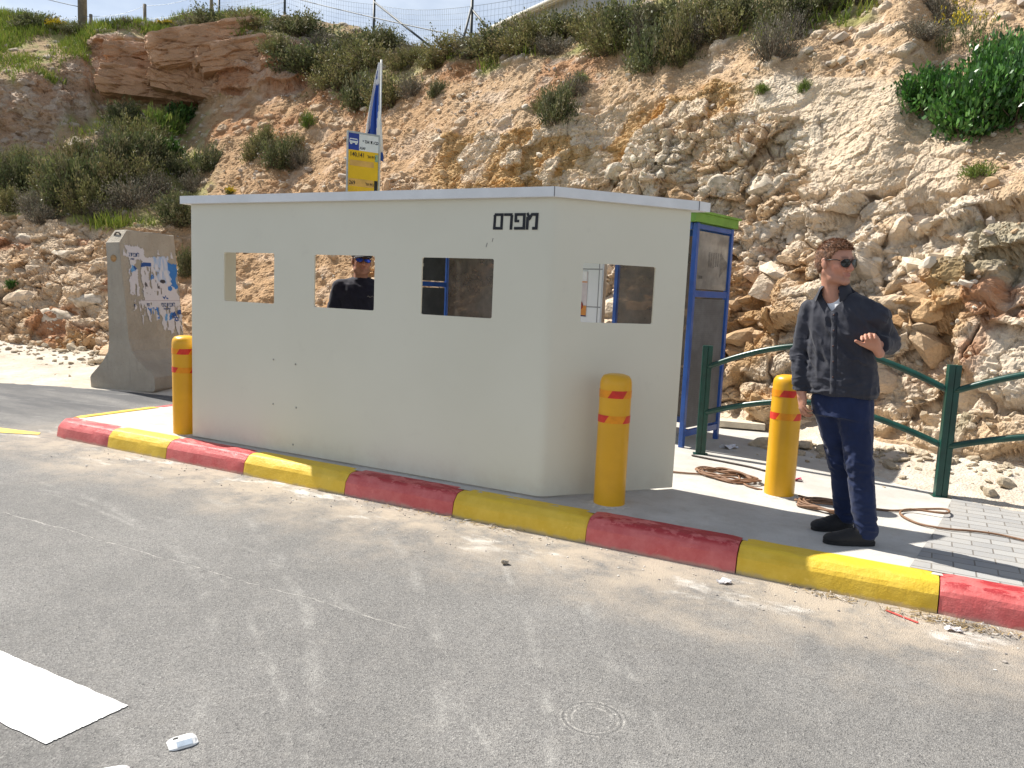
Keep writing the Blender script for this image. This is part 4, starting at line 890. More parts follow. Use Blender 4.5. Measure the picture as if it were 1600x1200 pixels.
def road_stud(x, y, rz, label):
    r = empty('road_stud', (x, y, .002), rz); tag(r, label, 'road stud', 'white road studs')
    L_, W_, H_ = .092, .036, .019; b = MB()
    prof = [(-W_, 0), (-W_*.96, .006), (-W_*.42, H_), (W_*.42, H_), (W_*.96, .006), (W_, 0)]
    xs = [(-L_/2, .72), (-L_/2+.010, .92), (-L_/2+.022, 1), (L_/2-.022, 1), (L_/2-.010, .92), (L_/2, .72)]
    vs = [(x_, y_*s, z*(.35 if s < .8 else (.85 if s < .95 else 1))) for x_, s in xs for y_, z in prof]; n = len(prof)
    b.add(vs, [(i*n+k, i*n+k+1, (i+1)*n+k+1, (i+1)*n+k) for i in range(5) for k in range(n-1)], 0, False); b.f += [list(range(n))[::-1], list(range(5*n, 6*n))]; b.m += [0, 0]; b.sm += [0, 0]
    o = b.build('stud_body', M_stud, r); bm = bmesh.new(); bm.from_mesh(o.data); bmesh.ops.recalc_face_normals(bm, faces=bm.faces[:]); bm.to_mesh(o.data); bm.free()
    b = MB(); a0, a1 = (-L_/2+.024, L_/2-.020)
    q = [(a0, -W_*.925, .0075), (a1, -W_*.925, .0075), (a1, -W_*.49, H_-.0015), (a0, -W_*.49, H_-.0015)]; b.add([(p[0], p[1]-.0012, p[2]+.001) for p in q], [(0, 1, 2, 3)]); b.build('reflector', M_refl, r)
    b = MB(); b.lathe([(.0001, .0), (.008, .0), (.0085, -.002)], 10, 0, Matrix.Translation((-L_/2+.026, .004, H_+.0012)) @ Matrix.Diagonal((1.2, .7, 1, 1))); b.build('fixing_hole', M_hole, r)
road_stud(-2.035, 1.665, R_(62), 'white road stud on the asphalt near the white stripe, wholly visible')
road_stud(-2.075, 1.440, R_(48), 'white road stud cut off by the bottom edge, nearest to the viewer')
M_rp = simple('red_plastic', (.62, .10, .09), .45)
b = MB(); b.box((0, 0, .006), (.17, .012, .004), 0, Matrix.Translation((.10, 4.24, 0)) @ Matrix.Rotation(-.52, 4, 'Z')); tag(b.build('plastic_strip', M_rp), 'thin red plastic strip lying on the road by the kerb', 'litter')
M_pp = simple('crumpled_paper', (.70, .66, .64), .8, .2, 30)
def scrap(x, y, z, s, rz, label, mat=None, sd=1):
    rr = random.Random(sd); b = MB(); n = 5; vs = [((i/(n-1)-.5)*s+rr.uniform(-.1, .1)*s, (j/(n-1)-.5)*s*.6+rr.uniform(-.1, .1)*s, max(.003, rr.uniform(-.05, .32)*s)) for i in range(n) for j in range(n)]
    b.add(vs, [(i*n+j, (i+1)*n+j, (i+1)*n+j+1, i*n+j+1) for i in range(n-1) for j in range(n-1)], 0, False, Matrix.Translation((x, y, z)) @ Matrix.Rotation(rz, 4, 'Z')); return tag(b.build('paper_scrap', mat or M_pp), label, 'litter')
scrap(-.78, 4.20, 0, .075, .5, 'crumpled pale scrap on the road below the red kerbstone', sd=2)
scrap(.33, 4.20, 0, .07, .2, 'white scrap lying at the foot of the rightmost red kerbstone', sd=3)
scrap(-1.42, 7.35, K0, .16, .9, 'white crumpled bag beside the bus shelter\'s back post', simple('plastic_bag', (.66, .68, .74), .5), sd=5)
scrap(-.70, 6.35, K0+.0, .10, .2, 'pink scrap lying in the shade behind the right bollard', simple('pink_plastic', (.55, .08, .14), .5), sd=7)
b = MB(); b.box((-1.0, 8.55, K0+.05), (.50, .22, .07), 0, Matrix.Translation((-1.55, 8.62, K0+.02)) @ Matrix.Rotation(.2, 4, 'Z') @ Matrix.Translation((1.0, -8.55, -K0-.02)), .012); tag(b.build('stone_slab', simple('pale_slab', (.60, .53, .42), .9, .15, 9, .4, 50)), 'pale flat stone slab lying behind the bus shelter\'s end', 'stone')
# small dark pieces: one loose stone on the road, boards at the booth's end
def rock_mesh(name, seed, sub=3, flat=.75, jag=.32):
    bm = bmesh.new(); bmesh.ops.create_icosphere(bm, subdivisions=sub, radius=1)
    P = np.array([v.co[:] for v in bm.verts], np.float32); rr = np.random.RandomState(seed)
    # cut by random planes for flat faces
    for _ in range(9):
        d = rr.normal(size=3); d /= np.linalg.norm(d); h = rr.uniform(.45, .85); k = P @ d; P -= np.where(k > h, (k-h)*.92, 0)[:, None]*d
    P *= (1+.10*fbm(P*1.7+seed*3.1, 3, seed))[:, None]; P *= np.array((1, rr.uniform(.65, .9), flat*rr.uniform(.75, 1.05)))
    for v, p in zip(bm.verts, P): v.co = p
    m = bpy.data.meshes.new(name); bm.to_mesh(m); bm.free()
    for p in m.polygons: p.use_smooth = True
    try: m.set_sharp_from_angle(angle=R_(28))
    except Exception: pass
    return m
M_stone = simple('limestone', (.50, .42, .31), .95, .22, 4, .7, 22, 0, .15, (.60, .52, .42), .02)
ROCKS = [rock_mesh('rock', s) for s in range(6)]
for r in ROCKS: r.materials.append(M_stone)
def rock(x, y, z, s, rot, k, label, name='boulder', cat='boulder', group=None):
    o = bpy.data.objects.new(name, ROCKS[k % 6]); COL.objects.link(o); o.location = (x, y, z); o.scale = (s[0], s[1], s[2]) if isinstance(s, tuple) else (s, s, s); o.rotation_euler = rot; return tag(o, label, cat, group)
rock(-1.93, 3.78, .018, .03, (0, 0, 1), 1, 'small dark stone on the asphalt below the yellow kerbstone', 'stone', 'stone')
# mortar collars where the bollards were set, part of each bollard
for o, rx in ((bol, .15), (b2, .16), (b3, .15)):
    n = 26; rr = random.Random(int(rx*1000)); rad = [rx*rr.uniform(.80, 1.10) for _ in range(n)]
    b = MB(); vs = [(.104*math.cos(2*math.pi*k/n), .104*math.sin(2*math.pi*k/n), .012) for k in range(n)]+[(rad[k]*math.cos(2*math.pi*k/n), rad[k]*math.sin(2*math.pi*k/n), .0006) for k in range(n)]
    b.add(vs, [(k, n+k, n+(k+1) % n, (k+1) % n) for k in range(n)], 0, True); b.build('mortar_collar', M_dirt, o)
# dry plant litter swept against the kerb
b = MB(); rr = random.Random(12)
for (cx, cy, sx_, sy_, n) in ((.33, 4.30, .16, .035, 260), (-.25, 4.33, .08, .02, 60), (-2.35, 4.34, .3, .025, 60), (-3.0, 4.33, .3, .025, 40)):
    for _ in range(n):
        x, y = rr.gauss(cx, sx_), rr.gauss(cy, sy_); a = rr.uniform(0, 3.14); l = rr.uniform(.008, .03); w = rr.uniform(.001, .003); z = rr.uniform(.002, .012); y = min(y, 4.385)
        dx, dy = math.cos(a)*l, math.sin(a)*l; px_, py_ = -math.sin(a)*w, math.cos(a)*w
        b.add([(x-dx-px_, y-dy-py_, z), (x+dx-px_, y+dy-py_, z+rr.uniform(-.002, .006)), (x+dx+px_, y+dy+py_, z+.003), (x-dx+px_, y-dy+py_, z+.001)], [(0, 1, 2, 3)], rr.choice((0, 0, 1, 2)))
tag(b.build('plant_litter', [simple('straw', (.34, .25, .13), .9), simple('dead_leaf', (.20, .15, .09), .9), simple('pale_chip', (.55, .50, .44), .9)]), 'dry stalks and grit swept against the kerb', 'litter', None, 'stuff')
# grit: small stones lying on the road near the kerb and on the pavement edge
rs = np.random.RandomState(4); base = np.array([v.co[:] for v in rock_mesh('grit', 9, 1).vertices]); bf = np.array([p.vertices[:] for p in rock_mesh('grit', 9, 1).polygons])
n = 420; X = rs.uniform(-6.5, 1.6, n); Yk = 4.38-np.abs(rs.normal(0, .28, n)); s = rs.uniform(.0025, .008, n)*(1+(rs.rand(n) > .96)*1.2)
V = np.concatenate([base*s[i]*rs.uniform(.7, 1.2, 3)+np.array((X[i], Yk[i], s[i]*.35)) for i in range(n)]); F = np.concatenate([bf+i*len(base) for i in range(n)])
cols = np.repeat(np.array([(.52, .46, .38), (.38, .34, .30), (.62, .59, .54), (.18, .17, .17)])[rs.randint(0, 4, n)], len(base), 0)
N = NT('grit'); at = N.n('ShaderNodeAttribute'); at.attribute_name = 'Col'; M_grit = N.done(at.outputs['Color'], .9)
tag(mesh_np('grit', V, F, M_grit, None, False, None, cols), 'fine stones lying on the asphalt along the kerb', 'grit', None, 'stuff')

# ------------------------------------------------------------------ on the ridge: shed, mesh fence, old wire fence, pole
M_shed = simple('shed_sheet', (.36, .38, .40), .5, .06, 2); M_eave = simple('shed_eave', (.55, .53, .46), .5, .06)
sA, sB = Vector((-12.6, 22.07, 0)), Vector((-1.0, 16.0, 0)); sd_ = (sB-sA).normalized(); sn = Vector((-sd_.y, sd_.x, 0))
shed = empty('shed', (sA.x, sA.y, 5.6)); tag(shed, 'grey metal shed behind the ridge bushes at the top of the cut', 'shed')
shed.matrix_world = frame_matrix((sA.x, sA.y, 5.6), sd_, (0, 0, 1))
b = MB(); Ls = (sB-sA).length
n = 90; vs = []
for k in range(n*2+1):
    x = Ls*k/(2*n); dpt = .03 if (k//2) % 2 else 0; vs += [(x, -dpt, 0), (x, -dpt, 4.05)]
b.add(vs, [(2*k, 2*k+2, 2*k+3, 2*k+1) for k in range(2*n)], 0, False); b.add([(0, 0, 0), (0, 7, 0), (0, 7, 4.6), (0, 3.5, 5.1), (0, 0, 4.05)], [(0, 1, 2, 3, 4)]); b.build('wall', M_shed, shed)
b = MB(); b.add([(-.2, -.25, 4.06), (Ls+.2, -.25, 4.06), (Ls+.2, 3.6, 5.15), (-.2, 3.6, 5.15), (-.2, -.25, 3.94), (Ls+.2, -.25, 3.94), (Ls+.2, 3.6, 5.03), (-.2, 3.6, 5.03)], [(0, 1, 2, 3), (7, 6, 5, 4), (0, 4, 5, 1), (1, 5, 6, 2), (2, 6, 7, 3), (3, 7, 4, 0)]); b.build('roof', M_eave, shed)
b = MB(); b.tube([(-.1, -.32, 3.98), (Ls, -.32, 3.98)], .06, 8); b.build('gutter', M_eave, shed)
b = MB(); b.box((2.3, -.10, 3.2), (.5, .14, .35), 0, None, .02); b.build('wall_unit', simple('white_unit', (.7, .7, .7), .5), shed)
M_fp = simple('fence_post', (.035, .045, .045), .5, .1); M_fb = simple('fence_brace', (.07, .08, .085), .6, .1); M_wire = simple('wire', (.22, .25, .27), .5, .05, 9, 0, 60, .6)
FP = [(-19.6, 17.6, 7.9, 10.2), (-15.97, 16.6, 7.9, 9.75), (-12.77, 16.4, 6.9, 8.75), (-8.56, 14.2, 5.6, 7.46), (-5.6, 14.6, 5.8, 7.9), (-2.2, 15.0, 6.2, 8.4)]
mf = empty('mesh_fence', (-12.77, 16.4, 6.9)); tag(mf, 'welded wire mesh fence with dark posts on the ridge above the booth', 'fence')
def rel(p, o): return (p[0]-o.location.x, p[1]-o.location.y, p[2]-o.location.z)
for x, y, z0, z1 in FP: b = MB(); b.tube([rel((x, y, z0), mf), rel((x, y, z1), mf)], .033, 8); b.build('post', M_fp, mf)
for p, q in (((-12.75, 16.38, 8.66), (-9.98, 14.9, 6.85)), ((-8.56, 14.17, 7.28), (-8.42, 13.6, 6.3)), ((-8.55, 14.17, 7.25), (-7.72, 13.9, 6.45))):
    b = MB(); b.tube([rel(p, mf), rel(q, mf)], .026, 8); b.build('brace', M_fb, mf)
for (x0, y0, a0, a1), (x1, y1, c0, c1) in zip(FP[:-1], FP[1:]):
    b = MB(); ln = math.hypot(x1-x0, y1-y0); n = int(ln/.085); rr = random.Random(int(ln*100))
    for k in range(n+1):
        t = k/n; x, y = x0+(x1-x0)*t, y0+(y1-y0)*t; zb, zt_ = a0+(c0-a0)*t+.05, a1+(c1-a1)*t-.14-.10*math.sin(math.pi*t)
        o_ = .010*math.sin(k*.7); b.tube([rel((x+o_, y, zb), mf), rel((x, y+o_, zt_), mf)], .0026, 3, 0, False)
    m = 15
    for j in range(m):
        f = j/(m-1); pts = []
        for k in range(9):
            t = k/8; zb, zt_ = a0+(c0-a0)*t+.05, a1+(c1-a1)*t-.14-.10*math.sin(math.pi*t); pts.append(rel((x0+(x1-x0)*t, y0+(y1-y0)*t, zb+(zt_-zb)*f), mf))
        b.tube(pts, .0042 if j in (0, m-1) else .0026, 3, 0, False)
    b.build('wire_mesh', M_wire, mf)
wf = empty('wire_fence', (-21.47, 14.7, 8.2)); tag(wf, 'old wire fence on thin wooden stakes along the grassy ridge, upper left', 'fence')
M_wood = simple('grey_wood', (.20, .17, .13), .85, .25, 9, .4, 30)
WFP = [(-27.5, 14.9, 8.6, 9.6), (-21.47, 14.7, 8.1, 8.86), (-20.1, 15.4, 8.3, 9.2), (-17.89, 15.8, 8.4, 9.45), (-15.9, 16.5, 8.2, 9.5)]
for x, y, z0, z1 in WFP[:4]: b = MB(); b.tube([rel((x, y, z0), wf), rel((x, y, z1), wf)], .045, 8); b.build('stake', M_wood, wf)
for f in (.06, .5):
    b = MB()
    for p, q in zip(WFP[:-1], WFP[1:]):
        pts = [rel((p[0]+(q[0]-p[0])*k/8, p[1]+(q[1]-p[1])*k/8, (p[3]+(q[3]-p[3])*k/8)-f*.8-.10*math.sin(math.pi*k/8)), wf) for k in range(9)]; b.tube(pts, .005, 4, 0, False)
    b.build('wire', M_wire, wf)
up = empty('utility_pole', (-22.0, 14.8, 8.0)); tag(up, 'thick wooden utility pole standing on the ridge at the upper left', 'pole')
b = MB(); b.tube([(0, 0, -.5), (.03, 0, 3), (.02, 0, 7)], [.125, .115, .10], 12); b.build('pole_shaft', M_wood, up)
b = MB(); b.box((0, -.12, 6.6), (1.5, .1, .12), 0, None, .01); b.build('crossarm', M_wood, up)
def sag(p, q, s, n=16): p, q = Vector(p), Vector(q); return [p.lerp(q, k/n)-Vector((0, 0, s*4*(k/n)*(1-k/n))) for k in range(n+1)]
b = MB(); b.tube(sag((-19.5, 19.5, 10.9), (-8.2, 14.0, 6.55), .05), .012, 5); tag(b.build('overhead_wire', M_fp), 'dark cable running down behind the mesh fence to the ridge', 'cable')
b = MB(); b.tube(sag((-22.0, 14.8, 9.15), (-31, 15.2, 12.2), .2), .010, 5); tag(b.build('overhead_wire', M_fp), 'thin cable from the wooden utility pole to the upper left', 'cable')

# ------------------------------------------------------------------ plants
def leaf_mat(name, rough=.6, sheen=.25):
    N = NT(name); at = N.n('ShaderNodeAttribute'); at.attribute_name = 'Col'
    tr = N.n('ShaderNodeBsdfTranslucent'); N.put(tr.inputs[0], at.outputs['Color']); m = N.n('ShaderNodeMixShader'); m.inputs[0].default_value = .22
    N.done(at.outputs['Color'], rough, None, 0, sheen); N.t.links.new(N.b.outputs[0], m.inputs[1]); N.t.links.new(tr.outputs[0], m.inputs[2]); N.t.links.new(m.outputs[0], N.out.inputs['Surface']); return N.mat
M_leaf = leaf_mat('foliage'); M_gloss = leaf_mat('broad_leaf', .38, .5); M_twig = simple('twig', (.17, .13, .095), .9, .2, 20)
def shrub_mesh(name, seed, pal, ntw=150, nl=26, ll=.075, lw=.020, tw_share=1.0, spread=1.0, up=.0):
    rs = np.random.RandomState(seed); LV = []; LC = []; TV = []; pal = np.array(pal, float)
    lob = rs.normal(size=(5, 3)); lob[:, 2] = np.abs(lob[:, 2]); lob /= np.linalg.norm(lob, axis=1, keepdims=True); lr = rs.uniform(.25, .55, 5)
    for t in range(ntw):
        az = rs.uniform(0, 2*math.pi); el = math.asin(rs.uniform(.02, 1)**.8); d = np.array((math.cos(az)*math.cos(el), math.sin(az)*math.cos(el), math.sin(el)))
        L = .60+.26*rs.rand()+.34*max(0, ((lob @ d)-.62).max()*2.2)*lr[(lob @ d).argmax()]*2; L *= (.82 if d[2] > .8 else 1)
        L = min(L, 1.12); c = rs.normal(0, .18, 3); root = np.array((rs.normal(0, .10), rs.normal(0, .10), 0))
        s = np.linspace(0, 1, 7)[:, None]; path = root+d*L*s+c*s*s*.6+np.array((0, 0, 1))*(.10*s*s)
        path[:, 2] *= .82; path[:, 2] = np.maximum(path[:, 2], -.05)
        side = np.cross(d, rs.normal(size=3)); side /= np.linalg.norm(side)+1e-6; w = .010*(1-.75*s)
        TV.append(np.stack([path[:-1]-side*w[:-1], path[:-1]+side*w[:-1], path[1:]+side*w[1:], path[1:]-side*w[1:]], 1).reshape(-1, 3))
        base = pal[rs.randint(len(pal))]*rs.uniform(.75, 1.25)
        q = rs.uniform(.30, 1.02, nl)**.8; pos = np.stack([np.interp(q, s[:, 0], path[:, k]) for k in range(3)], 1)+rs.normal(0, .045, (nl, 3))*spread
        dirv = d*.75+rs.normal(0, .55, (nl, 3))+np.array((0, 0, .35+up)); dirv /= np.linalg.norm(dirv, axis=1, keepdims=True)
        sv = np.cross(dirv, rs.normal(size=(nl, 3))); sv /= np.linalg.norm(sv, axis=1, keepdims=True)+1e-6; l = ll*rs.uniform(.6, 1.3, (nl, 1)); ww = lw*rs.uniform(.7, 1.3, (nl, 1))
        mid = pos+dirv*l*.5
        LV.append(np.stack([pos, mid-sv*ww, pos+dirv*l, mid+sv*ww], 1).reshape(-1, 3)); col = base*rs.uniform(.7, 1.35, (nl, 1)); LC.append(np.repeat(col, 4, 0))
    LV = np.concatenate(LV); LC = np.concatenate(LC); TV = np.concatenate(TV)
    return LV, LC, TV
def shrub_proto(kind, seed, **kw):
    LV, LC, TV = shrub_mesh(kind, seed, PAL[kind], **kw); r = empty('shrub', (0, 0, -50))
    mesh_np('foliage', LV, np.arange(len(LV)).reshape(-1, 4), M_gloss if kind in ('caper',) else M_leaf, r, False, None, np.clip(LC, 0, 1))
    mesh_np('stems', TV, np.arange(len(TV)).reshape(-1, 4), M_twig, r, False)
    if kind in ('mustard', 'yellow'):
        rs = np.random.RandomState(seed+1); tips = LV[2::4]; far = tips[np.argsort(-(tips[:, 2]+.25*np.linalg.norm(tips, axis=1)))[:len(tips)//(5 if kind == 'yellow' else 7)]]; n = len(far); V = []
        for a in range(2):
            u = rs.normal(size=(n, 3)); u /= np.linalg.norm(u, axis=1, keepdims=True); w = np.cross(u, rs.normal(size=(n, 3))); w /= np.linalg.norm(w, axis=1, keepdims=True); s = .030 if kind == 'mustard' else .04
            V.append(np.stack([far-u*s, far-w*s, far+u*s, far+w*s], 1).reshape(-1, 3))
        V = np.concatenate(V); mesh_np('flowers', V, np.arange(len(V)).reshape(-1, 4), M_flow, r, False)
    return r
M_flow = simple('yellow_flowers', (.72, .55, .01), .6, .2, 30)
PAL = {'dark': [(.115, .130, .050), (.14, .15, .062), (.095, .115, .046), (.17, .16, .085)], 'olive': [(.18, .18, .065), (.21, .195, .078), (.15, .155, .056), (.24, .20, .10)],
       'grey': [(.18, .16, .12), (.15, .14, .10), (.21, .185, .14), (.12, .12, .075)], 'bright': [(.13, .20, .03), (.10, .16, .03), (.18, .22, .05)], 'leafy': [(.05, .11, .02), (.07, .14, .025), (.04, .085, .02)],
       'yellow': [(.14, .15, .03), (.20, .18, .02), (.10, .12, .03)], 'caper': [(.045, .135, .020), (.075, .19, .028), (.035, .10, .017), (.12, .25, .055)], 'mustard': [(.10, .14, .04), (.13, .15, .06)]}
SHRUBS=[
(-18.19,10.52,3.30,0.81,0.79,'dark'),
(-16.39,9.80,2.72,0.66,0.48,'grey'),
(-16.09,10.43,2.98,1.17,0.95,'dark'),
(-16.09,11.64,3.83,1.21,0.89,'dark'),
(-15.72,12.02,3.99,0.87,0.70,'dark'),
(-17.08,11.87,4.11,0.84,0.60,'grey'),
(-18.35,13.30,5.27,0.98,0.62,'dark'),
(-17.16,13.50,5.06,1.06,0.71,'bright'),
(-17.33,14.26,5.49,0.83,0.57,'leafy'),
(-15.11,12.41,3.80,0.73,0.50,'dark'),
(-14.39,12.55,3.94,0.84,0.58,'dark'),
(-14.68,10.78,2.94,0.88,0.59,'grey'),
(-13.67,11.10,2.64,0.69,0.58,'dark'),
(-12.64,10.51,1.57,0.33,0.50,'dark'),
(-12.85,12.75,4.42,0.56,0.39,'olive'),
(-12.08,12.42,3.93,0.65,0.54,'dark'),
(-12.10,13.29,4.92,0.42,0.34,'bright'),
(-12.81,11.75,3.30,0.21,0.17,'yellow'),
(-12.13,12.83,4.29,0.47,0.36,'olive'),
(-17.29,9.82,2.79,0.55,0.41,'olive'),
(-15.95,9.68,2.51,0.65,0.39,'grey'),
(-16.17,10.88,3.31,0.56,0.36,'grey'),
(-17.97,11.39,3.78,0.54,0.45,'dark'),
(-15.07,8.59,1.22,0.22,0.16,'leafy'),
(-16.74,13.02,4.75,0.62,0.37,'olive'),
(-17.77,12.48,4.70,0.78,0.47,'grey'),
(-23.54,14.28,8.59,1.05,0.56,'dark'),
(-22.63,14.42,8.46,0.63,0.44,'yellow'),
(-21.92,14.47,8.28,0.80,0.47,'dark'),
(-20.11,14.77,8.42,0.60,0.32,'grey'),
(-19.40,15.51,8.54,0.54,0.29,'yellow'),
(-16.93,14.94,7.93,1.34,0.74,'dark'),
(-18.62,15.66,8.40,0.89,0.54,'grey'),
(-15.96,15.22,8.00,1.16,0.56,'olive'),
(-16.40,15.98,8.55,0.79,0.45,'bright'),
(-14.63,15.55,7.81,1.37,0.69,'dark'),
(-13.58,14.78,6.62,1.33,0.93,'dark'),
(-13.68,15.44,7.30,0.96,0.64,'grey'),
(-12.30,14.89,6.45,1.36,0.94,'olive'),
(-12.32,15.37,7.07,1.39,0.71,'dark'),
(-11.56,15.25,7.10,0.90,0.57,'dark'),
(-11.04,13.70,5.34,0.94,0.72,'dark'),
(-9.85,13.16,5.17,0.91,0.57,'olive'),
(-9.16,12.99,5.30,0.56,0.43,'grey'),
(-8.25,12.47,5.09,0.36,0.29,'dark'),
(-9.91,14.32,6.41,0.69,0.39,'olive'),
(-10.57,14.89,6.76,0.58,0.35,'grey'),
(-8.49,13.36,6.10,1.01,0.48,'olive'),
(-7.45,13.17,5.98,1.21,0.63,'dark'),
(-7.95,13.20,5.95,0.74,0.49,'grey'),
(-6.58,13.17,6.04,1.17,0.68,'olive'),
(-6.03,13.35,6.17,0.93,0.65,'dark'),
(-5.31,12.98,5.96,1.00,0.67,'olive'),
(-4.65,12.60,5.88,0.95,0.62,'dark'),
(-3.83,11.59,4.93,0.71,0.64,'dark'),
(-3.40,11.53,4.98,0.60,0.58,'olive'),
(-3.87,12.20,5.71,1.10,0.62,'dark'),
(-3.19,11.93,5.61,0.96,0.54,'olive'),
(-2.66,11.88,5.64,0.84,0.47,'dark'),
(-1.89,10.58,4.65,0.59,0.51,'grey'),
(-1.90,11.38,5.31,0.70,0.44,'dark'),
(-1.38,11.37,5.43,0.68,0.34,'dark'),
(-1.71,11.04,5.02,0.34,0.34,'grey'),
(-5.07,10.94,4.12,0.49,0.51,'dark'),
(-5.06,11.52,4.65,0.44,0.36,'grey'),
(-5.45,11.41,4.38,0.37,0.35,'olive'),
(-1.41,10.24,4.11,0.19,0.17,'bright'),
(-1.93,10.32,4.16,0.18,0.15,'bright'),
(-0.95,11.33,5.44,0.50,0.25,'grey'),
(-5.02,11.69,4.88,0.26,0.18,'bright'),
(-4.21,12.16,5.52,0.61,0.51,'grey'),
(0.46,8.79,2.82,0.38,0.16,'bright'),
(-0.00,11.26,5.06,0.48,0.48,'grey'),
(-0.07,9.80,3.74,0.63,0.44,'caper'),
(0.39,9.38,3.39,0.86,0.66,'caper'),
(0.77,9.34,3.46,0.77,0.70,'caper'),
(0.61,9.78,3.82,0.74,0.61,'caper'),
(0.60,10.03,4.08,0.55,0.41,'caper'),
(-0.19,10.41,4.67,0.52,0.22,'grey'),
(0.06,10.61,4.55,0.33,0.55,'mustard'),
(0.31,10.44,4.52,0.32,0.51,'mustard'),
(0.21,11.19,5.01,0.31,0.39,'mustard'),
(0.46,10.46,4.62,0.29,0.33,'mustard'),
(-15.35,10.25,2.76,0.79,0.58,'olive'),
(-15.67,10.98,3.31,0.91,0.64,'olive'),
(-17.35,10.84,3.33,0.86,0.63,'olive'),
(-15.19,11.40,3.49,0.78,0.56,'olive'),
(-18.90,11.06,3.76,0.75,0.54,'olive'),
(-14.66,11.39,3.28,0.69,0.47,'grey'),
(-17.54,11.58,3.94,0.89,0.60,'olive'),
(-16.80,12.45,4.50,0.91,0.61,'olive'),
(-14.94,10.24,2.62,0.58,0.39,'grey'),
(-14.39,12.16,3.44,0.62,0.43,'grey'),
(-15.81,12.55,4.33,0.75,0.48,'leafy'),
(-12.91,12.50,4.13,0.50,0.36,'olive'),
(-11.70,12.57,3.94,0.54,0.40,'grey'),
(-12.24,14.27,5.98,1.03,0.65,'olive'),
(-11.47,14.55,6.40,1.16,0.73,'olive'),
(-10.41,14.32,6.25,0.84,0.50,'olive'),
(-14.36,14.61,7.05,0.78,0.56,'olive'),
(-9.02,13.60,6.00,0.78,0.44,'olive'),
(-6.81,12.76,5.76,0.92,0.51,'olive'),
(-6.00,12.66,5.69,0.67,0.45,'grey'),
(-4.76,12.22,5.44,0.73,0.46,'olive'),
(-3.15,11.67,5.23,0.66,0.43,'grey'),
(-2.76,11.59,5.30,0.74,0.41,'olive')]
PROTO = {}
KW = {'dark': dict(ntw=190, nl=30, ll=.085, lw=.020), 'olive': dict(ntw=180, nl=28, ll=.085, lw=.018), 'grey': dict(ntw=210, nl=14, ll=.07, lw=.013), 'bright': dict(ntw=110, nl=14, ll=.20, lw=.020, up=.5), 'leafy': dict(ntw=110, nl=24, ll=.13, lw=.045),
      'yellow': dict(ntw=120, nl=22, ll=.10, lw=.02), 'caper': dict(ntw=260, nl=28, ll=.105, lw=.032, spread=1.6), 'mustard': dict(ntw=34, nl=16, ll=.10, lw=.018, up=.6)}
for i, k in enumerate(KW): PROTO[k] = [shrub_proto(k, 11+i, **KW[k]), shrub_proto(k, 71+i, **KW[k])]
LOOK = {'dark': 'dark green shrub', 'olive': 'olive green shrub', 'grey': 'grey brown twiggy shrub', 'bright': 'bright green tuft', 'leafy': 'leafy deep green shrub', 'yellow': 'yellow flowering shrub', 'caper': 'broad leaved glossy green shrub', 'mustard': 'tall yellow flowered mustard plant'}
ORD = ['first', 'second', 'third', 'fourth', 'fifth', 'sixth', 'seventh', 'eighth', 'ninth', 'tenth', 'eleventh', 'twelfth', 'thirteenth', 'fourteenth', 'fifteenth', 'sixteenth', 'seventeenth', 'eighteenth', 'nineteenth', 'twentieth']
def region(x, y, z, k):
    r = x/y
    if k == 'caper': return 'in the upper right hanging clump'
    if k == 'mustard': return 'above the upper right leafy clump'
    if r < -.93 and z < 6.2 and r < -1.06: return 'below the red rock ledges'
    if r < -1.06: return 'on the grassy upper left ridge'
    if z < 5.6 and r < -.80: return 'on the slope left of the bus sign'
    if r < -.70: return 'on the ridge left of the flag'
    if r < -.545 and z > 5.6: return 'on the ridge below the mesh fence'
    if z > 5.45: return 'on the ridge above the rock face'
    if r < -.60: return 'beside the pale boulder near the flag'
    return 'clinging to the rock face'
rows = {}
for s in SHRUBS: rows.setdefault((LOOK[s[5]], region(*s[:3], s[5])), []).append(s)
used = {}
for (look, reg), lst in rows.items():
    lst.sort(key=lambda s: s[0]/s[1])
    for i, (x, y, z, w, h, k) in enumerate(lst):
        j = used.get(k, 0); used[k] = j+1; p = PROTO[k][j % 2]; rr = random.Random(j*7+len(k))
        o = p if j < 2 else copy_tree(p)
        big_ = 1.22 if k in ('dark', 'olive', 'grey') else 1.0; w *= big_; h *= (1.05 if z < 5.6 else .74)*big_; sx_ = w*.56; o.location = (x, y+.10*w, z-.06*h); o.scale = (sx_, sx_*rr.uniform(.85, 1.1), h*1.15/.95); o.rotation_euler = (rr.uniform(-.08, .22), rr.uniform(-.12, .12), rr.uniform(0, 6.28))
        nm = {'mustard': 'wild_mustard', 'bright': 'grass_tuft', 'caper': 'caper_bush', 'yellow': 'flowering_shrub'}.get(k, 'shrub'); o.name = nm
        lab = (ORD[i]+' '+look+' from left '+reg) if len(lst) > 1 else look+' '+reg
        tag(o, lab, {'mustard': 'plant', 'bright': 'grass tuft'}.get(k, 'shrub'), 'shrubs and plants on the hillside')
for k in PROTO:
    for o in PROTO[k]:
        if o.location.z < -40:
            for c_ in list(o.children): bpy.data.objects.remove(c_)
            bpy.data.objects.remove(o)
